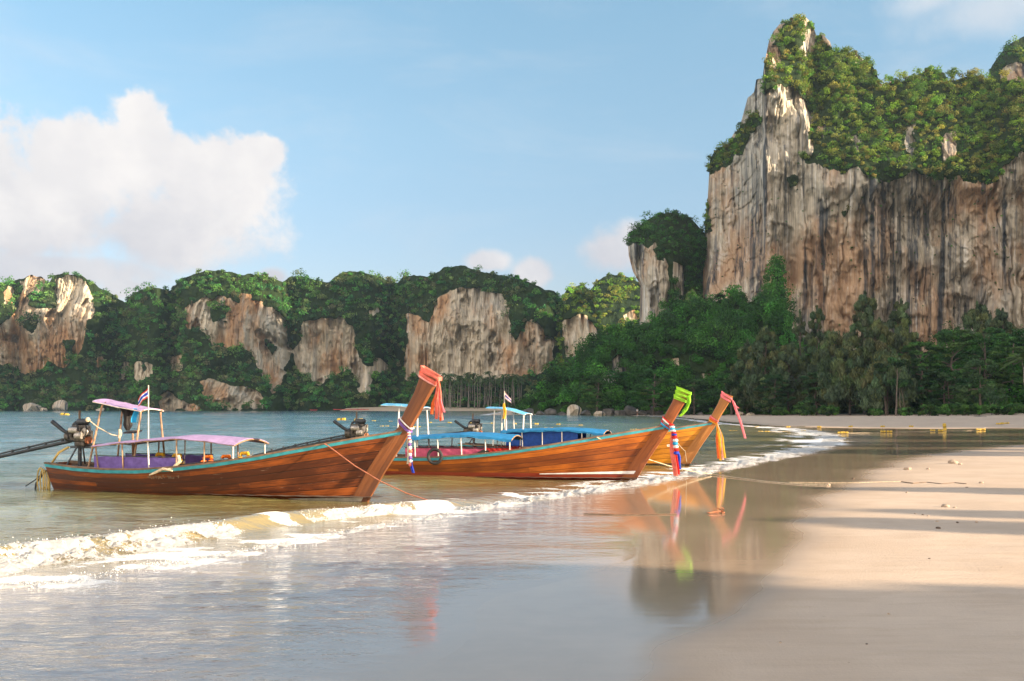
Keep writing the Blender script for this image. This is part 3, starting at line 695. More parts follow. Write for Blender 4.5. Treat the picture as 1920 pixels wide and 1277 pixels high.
def depA(p, y):
    base = 612 + 18 * np.sin(p / 95.0 + 0.6)
    gul = 34 * np.exp(-((p - 225) / 38) ** 2) + 22 * np.exp(-((p - 322) / 20) ** 2) + 16 * np.exp(-((p - 547) / 15) ** 2) + 34 * np.exp(-((p - 735) / 28) ** 2) + 12 * np.exp(-((p - 30) / 12) ** 2) + 14 * np.exp(-((p - 1052) / 14) ** 2)
    foot = -26 * smooth(y, 690, 768)
    return base + gul + foot + np.clip(600 - y, 0, 200) * 0.22
cA = cliff('far_cliff', 'long row of wooded limestone hills with bare ochre faces across the bay', SKY_A, 771, depA, M['rock_far'], 1.0, 170, ROCKS_A, BUSH_A, jit=3.0, jf=0.09, flute=1.7, bulge=9, pocket=8.0, seed=2, back=120, ragged=9)
forest('far_hill_forest', 'dark green forest covering the hills across the bay', cA, 4.4, 3.1, 74, 1.15, rg, GREEN_FAR)

# B. two sunlit wooded knolls closing the row on the right
cB = cliff('knoll', 'sunlit leafy knoll behind the right end of the far cliff row', [(1046, 620), (1052, 560), (1064, 541), (1090, 535), (1105, 545), (1120, 526), (1140, 516), (1165, 514), (1190, 524), (1210, 540), (1240, 580), (1300, 640)], 770,
           lambda p, y: 720 + np.clip(700 - y, 0, 220) * 0.35 + 25 * np.exp(-((p - 1105) / 10) ** 2), M['rock_far'], 1.2, 110, [[(1165, 590), (1190, 580), (1196, 600), (1170, 604)]], jit=2.5, jf=0.09, seed=5)
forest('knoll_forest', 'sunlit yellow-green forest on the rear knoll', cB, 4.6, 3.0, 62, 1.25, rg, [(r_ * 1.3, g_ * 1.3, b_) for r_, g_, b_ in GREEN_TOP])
cB2 = cliff('rock_knob', 'small rounded knob with a bare face and sunlit bushes on top', [(1046, 700), (1050, 610), (1056, 575), (1068, 556), (1085, 547), (1100, 550), (1112, 566), (1120, 590), (1126, 620), (1128, 680)], 772,
            lambda p, y: 575 + np.clip(640 - y, 0, 120) * 0.35 + np.abs(p - 1085) * 0.25, M['rock_far'], 0.8, 130, [[(1057, 605), (1075, 590), (1100, 592), (1120, 618), (1122, 650), (1105, 668), (1060, 672)]], [[(1095, 560), (1125, 580), (1125, 615), (1102, 600)]], jit=2.0, jf=0.1, flute=2.4, seed=7)
forest('knob_bushes', 'yellow-green bushes on the small rounded knob', cB2, 4.0, 2.6, 62, 1.05, rg, GREEN_TOP)

# C. the leaning stack beside the great cliff
def warpC(p, y): return smooth(p, 1235, 1178) * interp(y, [(450, 0), (480, 2), (510, 10), (535, 24), (600, 22), (800, 22)])
cC = cliff('leaning_stack', 'dark leaning limestone stack with a bushy cap left of the great cliff', [(1177, 462), (1181, 446), (1192, 430), (1204, 418), (1220, 408), (1238, 402), (1256, 399), (1275, 403), (1292, 407), (1305, 418), (1316, 432), (1330, 445), (1350, 470)], 740,
           lambda p, y: 372 + np.clip(1230 - p, 0, 60) * 0.35 + np.clip(460 - y, 0, 80) * 0.25 + np.clip(p - 1262, 0, 60) * 0.4, M['rock'], 0.7, 190,
           [[(1174, 462), (1200, 452), (1215, 468), (1228, 455), (1240, 470), (1252, 500), (1258, 560), (1240, 620), (1200, 640), (1170, 560)], [(1262, 490), (1285, 500), (1282, 560), (1265, 560)]], [[(1225, 468), (1240, 462), (1246, 490), (1230, 488)]], jit=2.0, jf=0.12, flute=1.8, bulge=4, seed=11, warp=warpC, ragged=5)
forest('stack_bushes', 'dark green bushes capping the leaning stack', cC, 2.3, 1.9, 90, 0.62, rg, GREEN_MID)

# D. the great cliff
SKY_D = [(1318, 520), (1321, 440), (1323, 400), (1327, 370), (1331, 300), (1338, 286), (1350, 277), (1366, 268), (1376, 250), (1386, 240), (1396, 205), (1402, 185), (1414, 172), (1418, 150), (1430, 146), (1433, 120), (1437, 100), (1442, 75), (1450, 58), (1464, 45), (1480, 38), (1500, 32),
         (1512, 34), (1524, 46), (1531, 66), (1545, 66), (1556, 78), (1562, 95), (1585, 97), (1600, 100), (1615, 108), (1630, 118), (1640, 130), (1650, 156), (1660, 163), (1668, 153), (1690, 152), (1705, 148), (1722, 138), (1738, 130), (1755, 130), (1770, 136),
         (1778, 152), (1792, 150), (1808, 144), (1830, 142), (1850, 146), (1870, 150), (1900, 152), (1960, 150), (2030, 170), (2100, 160), (2200, 190)]
VEG_D = [[(1452, 66), (1500, 24), (1512, 52), (1495, 100), (1462, 88)], [(1446, 96), (1470, 62), (1498, 34), (1506, 60), (1500, 100), (1520, 112), (1533, 70), (1560, 85), (1640, 120), (1655, 158), (1750, 122), (1830, 135), (2210, 150), (2210, 270), (1960, 275), (1915, 292), (1885, 312), (1870, 336), (1840, 345), (1800, 330), (1760, 338), (1720, 318),
          (1690, 330), (1640, 340), (1610, 312), (1580, 326), (1545, 312), (1512, 304), (1508, 290), (1522, 280), (1516, 240), (1530, 215), (1505, 190), (1490, 165), (1460, 160), (1436, 172), (1432, 140)],
         [(1326, 330), (1330, 292), (1345, 276), (1378, 245), (1394, 235), (1400, 245), (1412, 215), (1424, 200), (1428, 235), (1410, 262), (1386, 285), (1362, 312)], [(1320, 440), (1326, 380), (1331, 385), (1330, 430)],
         [(1478, 330), (1498, 325), (1502, 345), (1482, 350)], [(1576, 398), (1584, 396), (1583, 404)]]
ROCKS_D = [[(1508, 62), (1518, 48), (1526, 62), (1524, 104), (1506, 102)], [(1440, 118), (1456, 100), (1464, 118), (1450, 146), (1438, 146)], [(1596, 262), (1612, 258), (1616, 298), (1600, 296)], [(1700, 240), (1712, 235), (1716, 300), (1704, 300)], [(1770, 258), (1788, 245), (1790, 290), (1768, 300)], [(1606, 108), (1622, 112), (1628, 130), (1612, 126)], [(1536, 240), (1548, 236), (1550, 262), (1538, 266)]]
def yrD(p): return interp(p, [(1318, 0), (1425, 0), (1432, 148), (1500, 170), (1520, 290), (1700, 315), (1850, 330), (1920, 285), (2200, 260)])
def depD(p, y):
    arete = np.clip(1434 - p, 0, 140) * 0.42 * smooth(y, 640, 420) + 7 * smooth(p, 1436, 1428) * smooth(y, 560, 420)
    face = -np.clip(p - 1450, 0, 900) * 0.055
    rib = 9 * np.exp(-((p - 1478) / 14) ** 2) * smooth(y, 430, 520)
    return 338 + arete + face + rib + np.clip(yrD(p) - y, 0, 300) * 0.22 - 8 * smooth(y, 420, 320) * smooth(p, 1500, 1560)
cD = cliff('great_cliff', 'huge sheer limestone cliff with dark hanging streaks and a wooded crest', SKY_D, 700, depD, M['rock'], 1.0, 300, ROCKS_D, (), vegs=VEG_D, jit=2.5, jf=0.1, flute=1.3, bulge=6, pocket=2.6, seed=13, back=110, ragged=15)
forest('cliff_top_bushes', 'bushes and small trees covering the crest of the great cliff', cD, 2.1, 1.6, 105, 0.52, rg, GREEN_TOP, keep=lambda p, y: (p < 2060), lump=6)
forest('cliff_creepers', 'creepers hanging from the lower edge of the bushes on the great cliff', cD, 3.4, 1.3, 60, 0.50, rg, GREEN_MID, keep=lambda p, y: (p > 1500) & (p < 1960) & (y > 270), droop=0.65, flat=2.2, lift=-0.5, lump=4, aspect=0.45)
pts, nr = scatter(cD, 6.0, rg, keep=lambda p, y: (p > 1545) & (p < 1960) & (y < 235))
n_ = len(pts); Rd = rg.uniform(1.8, 3.3, n_)
V, T = leaves(pts + np.array([0, 0, 1.0]) * (Rd * 0.9)[:, None], Rd, 300, 0.52, rg, tints(n_, rg, GREEN_TOP), 0.9, lump=9)
tag(leaf_obj('crest_trees', V, T), 'taller leafy trees standing out along the crest of the great cliff', 'forest', kind='stuff')
# sparse tufts rooted in the bare face
wf = (cD.veg < 0.5) & (cD.y > 300) & (cD.y < 620) & (cD.p > 1340) & (cD.p < 1950)
idx = rg.choice(wf.size, 120, p=(wf / wf.sum()).ravel()); pts = cD.V.reshape(-1, 3)[idx] + (0, -0.5, 0); Rd = rg.uniform(0.25, 0.7, 120)
V, T = leaves(pts, Rd, 26, 0.35, rg, tints(120, rg, GREEN_MID), 0.9)
tag(leaf_obj('cliff_tufts', V, T), 'small tufts of leaves rooted in the bare streaked cliff face', 'bush', kind='stuff')

# the hill behind the great cliff at the right edge
cF = cliff('rear_peak', 'wooded limestone peak showing behind the great cliff at the right', [(1846, 190), (1853, 140), (1860, 122), (1872, 104), (1886, 90), (1900, 78), (1920, 68), (1960, 55), (2020, 50), (2100, 80), (2180, 160)], 330,
           lambda p, y: 470 + np.clip(160 - y, 0, 120) * 0.3 + np.clip(1900 - p, 0, 60) * 0.4, M['rock'], 1.2, 90, [[(1880, 128), (1905, 118), (1925, 120), (1925, 160), (1880, 150)]], jit=3, jf=0.1, seed=17)
forest('rear_peak_bushes', 'bushes covering the peak behind the great cliff', cF, 3.2, 2.2, 80, 0.8, rg, GREEN_MID + GREEN_TOP, keep=lambda p, y: (p < 1990))

# E. the wooded headland in front of the cliffs
SKY_E = [(972, 774), (980, 761), (990, 748), (1003, 736), (1015, 722), (1030, 714), (1048, 704), (1062, 698), (1078, 682), (1092, 669), (1105, 654), (1120, 638), (1135, 628), (1155, 618), (1175, 615), (1200, 614), (1222, 602), (1240, 586), (1262, 574), (1285, 570), (1310, 566), (1335, 570), (1350, 562), (1368, 558), (1385, 562), (1405, 566), (1425, 562), (1442, 538), (1450, 516), (1456, 490), (1462, 486), (1467, 511), (1472, 551), (1478, 598), (1490, 628), (1520, 646), (1570, 661), (1640, 666), (1720, 664), (1800, 646), (1880, 642), (1960, 646), (2060, 646)]
def depE(p, y):
    toe = 262 - np.clip(p - 1230, 0, 800) * 0.11
    return toe + np.clip(768 - y, 0, 300) * 0.24 + np.clip(1120 - p, 0, 150) * 0.22
cE = cliff('wooded_headland', 'steep headland under dense dark trees between the sea and the cliffs', SKY_E, 779, depE, M['rock'], 1.2, 130,
           [[(1148, 675), (1158, 664), (1168, 668), (1176, 702), (1165, 712), (1146, 712)], [(1258, 676), (1272, 672), (1274, 700), (1260, 698)], [(1316, 700), (1332, 698), (1345, 715), (1320, 722)], [(1130, 700), (1142, 690), (1146, 716), (1132, 722)]], jit=2.5, jf=0.09, bulge=7, flute=1.0, seed=23, ragged=4, back=40)
forest('headland_forest', 'dense dark green forest draping the headland', cE, 3.3, 2.9, 330, 0.62, rg, GREEN_MID, keep=lambda p, y: (p < 1960), lump=10, flat=0.9, tvar=0.26)
forest('headland_creepers', 'curtains of creeper hanging over the headland trees', cE, 6.0, 2.4, 260, 0.60, rg, GREEN_MID, keep=lambda p, y: (p < 1500) & (y < 735), droop=0.6, flat=1.5, lift=0.6, lump=5, aspect=0.45)

# the limestone ridge that closes the bay on the right, outside the picture: it keeps the low sun off the foot of the cliffs
def ridge(name, label, line, mat, n_=90, rows=30, seed=1):
    L = resample(np.array([(x, y) for x, y, h, w in line]), lambda p: 6.0); u = np.linspace(0, len(line) - 1, len(L))
    Hh = np.interp(u, range(len(line)), [q_[2] for q_ in line]); Wd = np.interp(u, range(len(line)), [q_[3] for q_ in line])
    tg = np.gradient(L, axis=0); tg /= np.linalg.norm(tg, axis=1)[:, None]; nm = np.stack([-tg[:, 1], tg[:, 0]], 1)
    qv = np.linspace(-1, 1, rows)
    Hh = Hh * (1 + 0.14 * fbm(V3(L[:, 0] / 28, L[:, 1] / 28, 0), 3, seed))
    ZZ = Hh[:, None] * np.clip(1 - np.abs(qv[None]) ** 3.0, 0, 1) - 2
    XX = L[:, 0:1] + nm[:, 0:1] * qv[None] * Wd[:, None]; YY = L[:, 1:2] + nm[:, 1:2] * qv[None] * Wd[:, None]
    p3 = V3(XX / 22, YY / 22, ZZ / 60); XX = XX + 5 * fbm(p3, 4, seed + 2); YY = YY + 5 * fbm(p3, 4, seed + 7); ZZ = ZZ + 4 * fbm(p3 * 2, 3, seed + 3)
    vg = smooth(fbm(p3 * 1.3, 3, seed + 5) + smooth(ZZ / (Hh[:, None] + 1), 0.2, 0.9) * 0.6, -0.1, 0.3)
    o = mesh_np(name, np.stack([XX, YY, ZZ], -1).reshape(-1, 3), gridfaces(len(L), rows), mat, True, {'veg': vg.ravel(), 'flow': np.stack([XX, YY, ZZ], -1).reshape(-1, 3)})
    tag(o, label, 'cliff', kind='structure'); return o
ridge('side_ridge', 'wooded limestone ridge closing the beach on the right', [(200, -25, 25, 18), (206, 20, 45, 22), (215, 62, 64, 26), (232, 100, 84, 32), (255, 160, 104, 36), (275, 220, 118, 40), (290, 280, 112, 40), (300, 330, 96, 36)], M['rock'], seed=31)
ridge('back_ridge', 'high limestone ridge behind the great cliff', [(338, 355, 235, 55), (345, 415, 238, 60), (352, 450, 192, 58), (362, 490, 142, 54), (370, 540, 90, 50), (376, 590, 50, 40)], M['rock'], seed=37)
# far beach under the palm grove
m, n, out = newmat('far_sand'); P = n.add('ShaderNodeTexCoord').outputs['Object']
prin(n, out, Base_Color=n.mix(n.noise(P, 0.1, 5), (0.42, 0.31, 0.20), (0.56, 0.44, 0.31)), Roughness=0.9)
xs = np.linspace(-100, 30, 60); ds = np.array([0, 5, 14, 26, 40, 70]); zz = np.array([-0.4, 0.25, 0.9, 1.5, 2.0, 2.4])
y0 = 545 + 10 * np.sin(xs / 30) + np.clip(-60 - xs, 0, 100) * 0.7
XX = np.broadcast_to(xs[None], (6, 60)); YY = y0[None] + ds[:, None]; ZZ = np.broadcast_to(zz[:, None], (6, 60))
tag(mesh_np('far_beach', np.stack([XX, YY, ZZ], -1).reshape(-1, 3), gridfaces(6, 60), m, True), 'narrow strip of sand across the bay below the palm grove', 'beach', kind='structure')

# ------------------------------------------------------------------ long-tail boats
def wood_mat(name, c1, c2, *a, lo=0.18, **kw): return wood_mat0(name, c1, c2, lo, *a, **kw)
def wood_mat0(name, c1, c2, lo, worn=0.3, seam=0.75, coat=0.12, nplank=8, bottom=None):
    """varnished planking; attribute 'plank' = (metres along, 0..1 up the side, 0)"""
    m, n, out = newmat(name); A = n.attr('plank', 'Vector'); P = n.add('ShaderNodeTexCoord').outputs['Object']
    sp = n.add('ShaderNodeSeparateXYZ'); n.link(A, sp.inputs[0]); u, v = sp.outputs[0], sp.outputs[1]
    pv = n.m('MULTIPLY', v, float(nplank)); pi = n.m('FLOOR', pv); fr = n.m('SUBTRACT', pv, pi)
    bi = n.m('FLOOR', n.m('ADD', n.m('MULTIPLY', u, 0.10), n.m('MULTIPLY', pi, 0.37)))
    cm = n.add('ShaderNodeCombineXYZ'); n.link(pi, cm.inputs[0]); n.link(bi, cm.inputs[1])
    wn = n.add('ShaderNodeTexWhiteNoise'); n.link(cm.outputs[0], wn.inputs['Vector'])
    gr = n.noise(n.map(A, (0.9, 26, 1)), 2.2, 6, 0.62, 0.5)
    bl = n.noise(n.map(A, (0.9, 4, 1)), 1.3, 5, 0.6)
    f = n.m('ADD', n.m('MULTIPLY', gr, 0.60), n.m('ADD', n.m('MULTIPLY', wn.outputs[0], 0.34), n.m('MULTIPLY', n.m('SUBTRACT', bl, 0.5), 0.9)))
    c = n.mix(n.sm(f, lo, lo + 0.67), c1, c2)
    streak = n.sm(n.noise(n.map(A, (0.8, 40, 1), loc=(4, 2, 0)), 1.6, 5, 0.6), 0.58, 0.75)
    c = n.mix(n.m('MULTIPLY', streak, 0.5), c, tuple(x * 0.3 for x in c1))
    wr = n.m('MULTIPLY', n.sm(n.noise(n.map(A, (1.1, 14, 1), loc=(8, 1, 0)), 2.6, 6, 0.7), 0.61, 0.74), worn)
    c = n.mix(wr, c, (0.42, 0.33, 0.25))
    sm_ = n.m('MAXIMUM', n.sm(fr, 0.085, 0.01), n.sm(fr, 0.93, 0.99))
    c = n.mix(n.m('MULTIPLY', sm_, seam), c, tuple(x * 0.18 for x in c1))
    if bottom:                      # painted boot top below the line
        z = n.add('ShaderNodeSeparateXYZ'); n.link(P, z.inputs[0])
        lim = n.m('MULTIPLY_ADD', n.m('SUBTRACT', n.noise(P, 1.2, 3), 0.5), 0.012, bottom[1])
        c = n.mix(n.sm(z.outputs[2], n.m('ADD', lim, 0.008), lim), c, n.mix(n.noise(n.map(P, (1, 1, 4)), 4.0, 5, 0.6), tuple(x * 0.6 for x in bottom[0]), tuple(x * 1.25 for x in bottom[0])))
    wetl = n.add('ShaderNodeSeparateXYZ'); n.link(P, wetl.inputs[0])
    p = prin(n, out, Base_Color=c, Roughness=n.sm(bl, 0.3, 0.7, 0.42, 0.62)); p.inputs['Specular IOR Level'].default_value = 0.35; p.inputs['Coat Weight'].default_value = coat; p.inputs['Coat Roughness'].default_value = 0.22
    hb = n.m('ADD', n.m('MULTIPLY', sm_, -1.0), n.m('MULTIPLY', gr, 0.22))
    n.link(n.bump(hb, 0.45, 0.008), p.inputs['Normal'])
    return m
W1 = wood_mat('wood_worn', (0.065, 0.016, 0.006), (0.40, 0.098, 0.012), 0.7, 0.9, 0.10, nplank=9, lo=0.30)
W2 = wood_mat('wood_orange', (0.14, 0.032, 0.005), (0.47, 0.130, 0.010), 0.12, 0.85, 0.12, 9, ((0.24, 0.035, 0.015), 0.215))
W3 = wood_mat('wood_golden', (0.30, 0.105, 0.008), (0.68, 0.28, 0.018), 0.06, 0.7, 0.12, 9)
S1 = wood_mat('stem_wood_worn', (0.12, 0.040, 0.014), (0.27, 0.095, 0.030), 0.5, 0.0, nplank=3)
S2 = wood_mat('stem_wood_red', (0.20, 0.055, 0.013), (0.33, 0.100, 0.024), 0.25, 0.0, nplank=3)
S3 = wood_mat('stem_wood_golden', (0.28, 0.11, 0.025), (0.42, 0.18, 0.045), 0.2, 0.0, nplank=3)
INN = simple('inner_wood', (0.085, 0.055, 0.035), 0.8, 0.35, 3.0, bump=0.3)
RAILW = simple('rail_wood', (0.16, 0.10, 0.06), 0.75, 0.4, 4.0, bump=0.3)
TEAL = simple('teal_paint', (0.04, 0.30, 0.36), 0.5, 0.22, 5.0, bump=0.1)
PALE = simple('pale_paint', (0.62, 0.56, 0.44), 0.6, 0.25, 5.0)
WHITE = simple('white_paint', (0.78, 0.75, 0.70), 0.5, 0.15, 6.0)
PIPE = simple('rusty_pipe', (0.34, 0.20, 0.11), 0.65, 0.45, 9.0, bump=0.3)
PIPEW = simple('white_pipe', (0.66, 0.62, 0.55), 0.5, 0.25, 9.0)
STEEL = simple('dark_steel', (0.045, 0.048, 0.052), 0.5, 0.4, 12.0, metal=0.4)
IRON = simple('greasy_iron', (0.10, 0.085, 0.07), 0.5, 0.6, 14.0, metal=0.5, bump=0.5)
ALU = simple('dull_alloy', (0.40, 0.36, 0.31), 0.45, 0.4, 18.0, metal=0.6)
RUST = simple('rust', (0.30, 0.10, 0.04), 0.8, 0.5, 14.0)
BLACK = simple('black_rubber', (0.018, 0.018, 0.018), 0.6, 0.3, 9.0)
HOSEY = simple('yellow_hose', (0.42, 0.29, 0.08), 0.55, 0.3, 6.0)
ROPE = simple('pale_rope', (0.52, 0.42, 0.28), 0.9, 0.3, 25.0, bump=0.4)
ROPER = simple('red_rope', (0.40, 0.14, 0.075), 0.9, 0.3, 25.0, bump=0.4)
ORANGE = cloth('orange_fabric', (0.70, 0.17, 0.02), transl=0.1)
YELLOW = cloth('yellow_fabric', (0.75, 0.42, 0.03), transl=0.1)
REDF = cloth('red_fabric', (0.42, 0.025, 0.02), transl=0.1)

# profile of a hull 8 m along the waterline: x from the transom, z above the water
SHEER = [(0, .70), (1, .635), (2, .605), (3, .62), (4, .69), (5, .80), (6, .955), (7, 1.15), (8, 1.35), (8.6, 1.46), (8.97, 1.53)]
BEAM = [(0, .40), (.06, .50), (.15, .64), (.3, .76), (.5, .80), (.62, .75), (.74, .62), (.84, .45), (.92, .26), (.97, .12), (1, .045)]
FRONT = [(7.80, -.30), (8.0, 0), (8.39, .64), (8.83, 1.28), (8.985, 1.53), (9.22, 1.93), (9.45, 2.31), (9.64, 2.62)]
BACK = [(8.70, 1.50), (8.73, 1.66), (8.88, 1.96), (9.08, 2.32), (9.27, 2.80)]
def stem_x(z): return float(np.interp(z, [p_[1] for p_ in FRONT], [p_[0] for p_ in FRONT]))
def hull_point(s, g, L=8.0, off=0.0):
    """s 0..1 transom to stem, g 0..1 keel to sheer; starboard side has y < 0"""
    zs = float(interp(s * 8.97, SHEER)); zk = -0.32 + 0.10 * s ** 6
    z = zk + (zs - zk) * g
    xa = 0.16 - 0.24 * g; xb = stem_x(z)
    B = float(interp(s, BEAM)) - off
    e = 0.46 + 0.62 * s ** 5
    bilge = (g ** e) * (1.0 + 0.05 * math.sin(math.pi * g) * (1 - s))
    y = B * bilge if g > 0 else 0.0
    x = xa + s * (xb - xa)
    x = 8 + (x - 8) * (L / 8.0) if x < 8 else x
    return x, max(y, 0.03 if off <= 0 else 0.0), z
def half_beam(x, L=8.0):
    s = min(max((8 + (x - 8) * 8.0 / L) / 8.97, 0), 1); return float(interp(s, BEAM))
def sheer_z(x, L=8.0): return float(interp(8 + (x - 8) * 8.0 / L if x < 8 else x, SHEER))

def tarp(mb, x0, x1, w, zf, nx=22, ny=11, edge=0.0, rng=None, th=0.012, sag=0.012, scallop=5):
    """arched sheet: zf(x, q) height with q -1..1 across"""
    top = []
    for i in range(nx):
        row = []
        for j in range(ny):
            x = x0 + (x1 - x0) * i / (nx - 1); q_ = -1 + 2 * j / (ny - 1)
            z = zf(x, q_) - sag * abs(math.sin(math.pi * scallop * i / (nx - 1))) * (0.4 + abs(q_)) + (rng.uniform(-1, 1) * 0.004 if rng else 0)
            row.append((x, q_ * w, z))
        top.append(row)
    bot = [[(a, b, c_ - th) for a, b, c_ in row] for row in top]
    mb.grid(top); mb.grid(bot)
    for A_, B_ in ((top[0], bot[0]), (top[-1], bot[-1]), ([r_[0] for r_ in top], [r_[0] for r_ in bot]), ([r_[-1] for r_ in top], [r_[-1] for r_ in bot])): mb.grid([A_, B_])

def make_engine(root, x, z, L_tail, z_tail, rng, big=True, tail_y=0.0, sl=1.0):
    """car engine on a swivel with its long propeller shaft, an exhaust and a tiller"""
    b = MB()
    b.box((x, 0, z), (.42, .30, .26), bevel=.025); b.box((x - .02, .02, z + .19), (.38, .20, .14), bevel=.03); b.box((x + .03, 0, z - .18), (.30, .24, .12), bevel=.03)
    b.lathe([(.05, -.11), (.13, -.1), (.14, 0), (.13, .1), (.05, .11)], (x - .30, 0, z - .01), 'x', 16)
    for k in range(4): b.box((x - .14 + .09 * k, -.165, z + .05), (.055, .05, .16), bevel=.015)
    for k in range(7): b.lathe([(.018, -.02), (.018, .02)], (x - .17 + .055 * k, rng.uniform(-.17, -.14), z + rng.uniform(-.1, .2)), 'y', 8)
    eng = b.build('engine', IRON, root)
    a = MB(); a.lathe([(.0, -.13), (.07, -.12), (.08, 0), (.07, .12), (.0, .13)], (x - .04, -.20, z + .14), 'x', 14); a.lathe([(.09, -.02), (.10, .0), (.09, .02)], (x + .20, -.13, z + .10), 'y', 16)
    a.lathe([(.07, -.09), (.085, -.07), (.085, .07), (.07, .09)], (x + .10, -.21, z + .01), 'x', 14); a.build('alternator', ALU, eng)
    for (dx, dz, r_) in ((.23, .10, .075), (.24, -.10, .095), (.24, .21, .05)):
        q_ = MB(); q_.lathe([(r_, -.03), (r_ * .85, -.01), (r_ * .85, .01), (r_, .03)], (x + dx, -.05, z + dz), 'x', 18); q_.lathe([(r_ * .35, -.05), (r_ * .35, .05)], (x + dx, -.05, z + dz), 'x', 10); q_.build('pulley', RUST if r_ > .09 else ALU, eng)
    f = MB(); f.lathe([(.06, -.15), (.075, -.13), (.075, .13), (.06, .15)], (x + .02, .02, z + .33), 'x', 14); f.tube([(x - .15, 0, z + .33), (x - .22, 0, z + .28), (x - .24, -.04, z + .16)], .035); f.build('air_filter', STEEL, eng)
    for k, pts in enumerate([[(x + .2, -.1, z + .25), (x + .28, -.16, z + .22), (x + .27, -.18, z + .05), (x + .18, -.17, z - .05)], [(x - .12, -.18, z + .2), (x - .2, -.24, z + .12), (x - .18, -.22, z - .08), (x - .05, -.2, z - .12)],
                             [(x - .05, -.16, z + .3), (x + .06, -.22, z + .26), (x + .1, -.22, z + .12)]]):
        h = MB(); h.tube(pts, .014 + .006 * k); h.build('hose', BLACK, eng)
    e = MB(); e.tube([(x - .22, -.10, z + .06), (x - .36, -.12, z + .10), (x - .42, -.12, z + .13), (x - .72, -.14, z + .34)], [.04, .04, .045, .05], 10); e.build('exhaust_pipe', STEEL, eng)
    e = MB(); e.tube([(x - .10, .05, z + .25), (x - .10, .05, z + .60)], .026, 8); e.build('lifting_post', RAILW, eng)
    s_ = MB()
    p0 = Vector((x - .3, 0, z - .12)); p1 = Vector((x - L_tail, tail_y, z_tail))
    s_.tube([p0, p0.lerp(p1, .5), p1], [.045, .04, .03], 10)
    d_ = Vector((0, 0, .085)); s_.tube([p0 + d_, p0.lerp(p1, .45) + d_ * .9, p0.lerp(p1, .97) + d_ * .3], [.024, .022, .018], 8)
    for k in range(7): t = .06 + .12 * k; c_ = p0.lerp(p1, t); s_.box((c_.x, c_.y, c_.z + .045), (.05, .05, .13), bevel=.008)
    sh = s_.build('propeller_shaft', STEEL, eng)
    pr = MB(); pr.lathe([(.02, -.07), (.045, -.05), (.045, .05), (.02, .06)], p1, 'x', 12)
    for k in range(2):
        an = k * math.pi + .6; dr = Vector((0, math.cos(an), math.sin(an))); sd = Vector((0, -math.sin(an), math.cos(an)))
        pr.grid([[p1 + dr * r_ + sd * w_ * .05 + Vector((w_ * .03, 0, 0)) for w_ in (-1, 0, 1)] for r_ in (.04, .1, .15, .17)]); pr.grid([[p1 + dr * r_ + sd * w_ * .05 + Vector((w_ * .03 + .006, 0, 0)) for w_ in (-1, 0, 1)] for r_ in (.04, .1, .15, .17)])
    pr.build('propeller', ALU, eng)
    mt = MB(); mt.box((x + .02, 0, z - .26), (.62, .10, .05), bevel=.01); mt.tube([(x + .25, -.08, z - .2), (x + .62, -.10, z - .19), (x + 1.05, -.11, z - .19)], .022, 8)
    mt.tube([(x - .05, 0, z - .28), (x - .05, 0, sheer_z(0.3) - .05)], .045, 10); mt.tube([(x - .05, -.1, z - .26), (x - .16, -.3, .66)], .02, 6); mt.tube([(x - .05, .1, z - .26), (x - .16, .3, .66)], .02, 6)
    mt.build('engine_mount', STEEL, eng)
    return eng

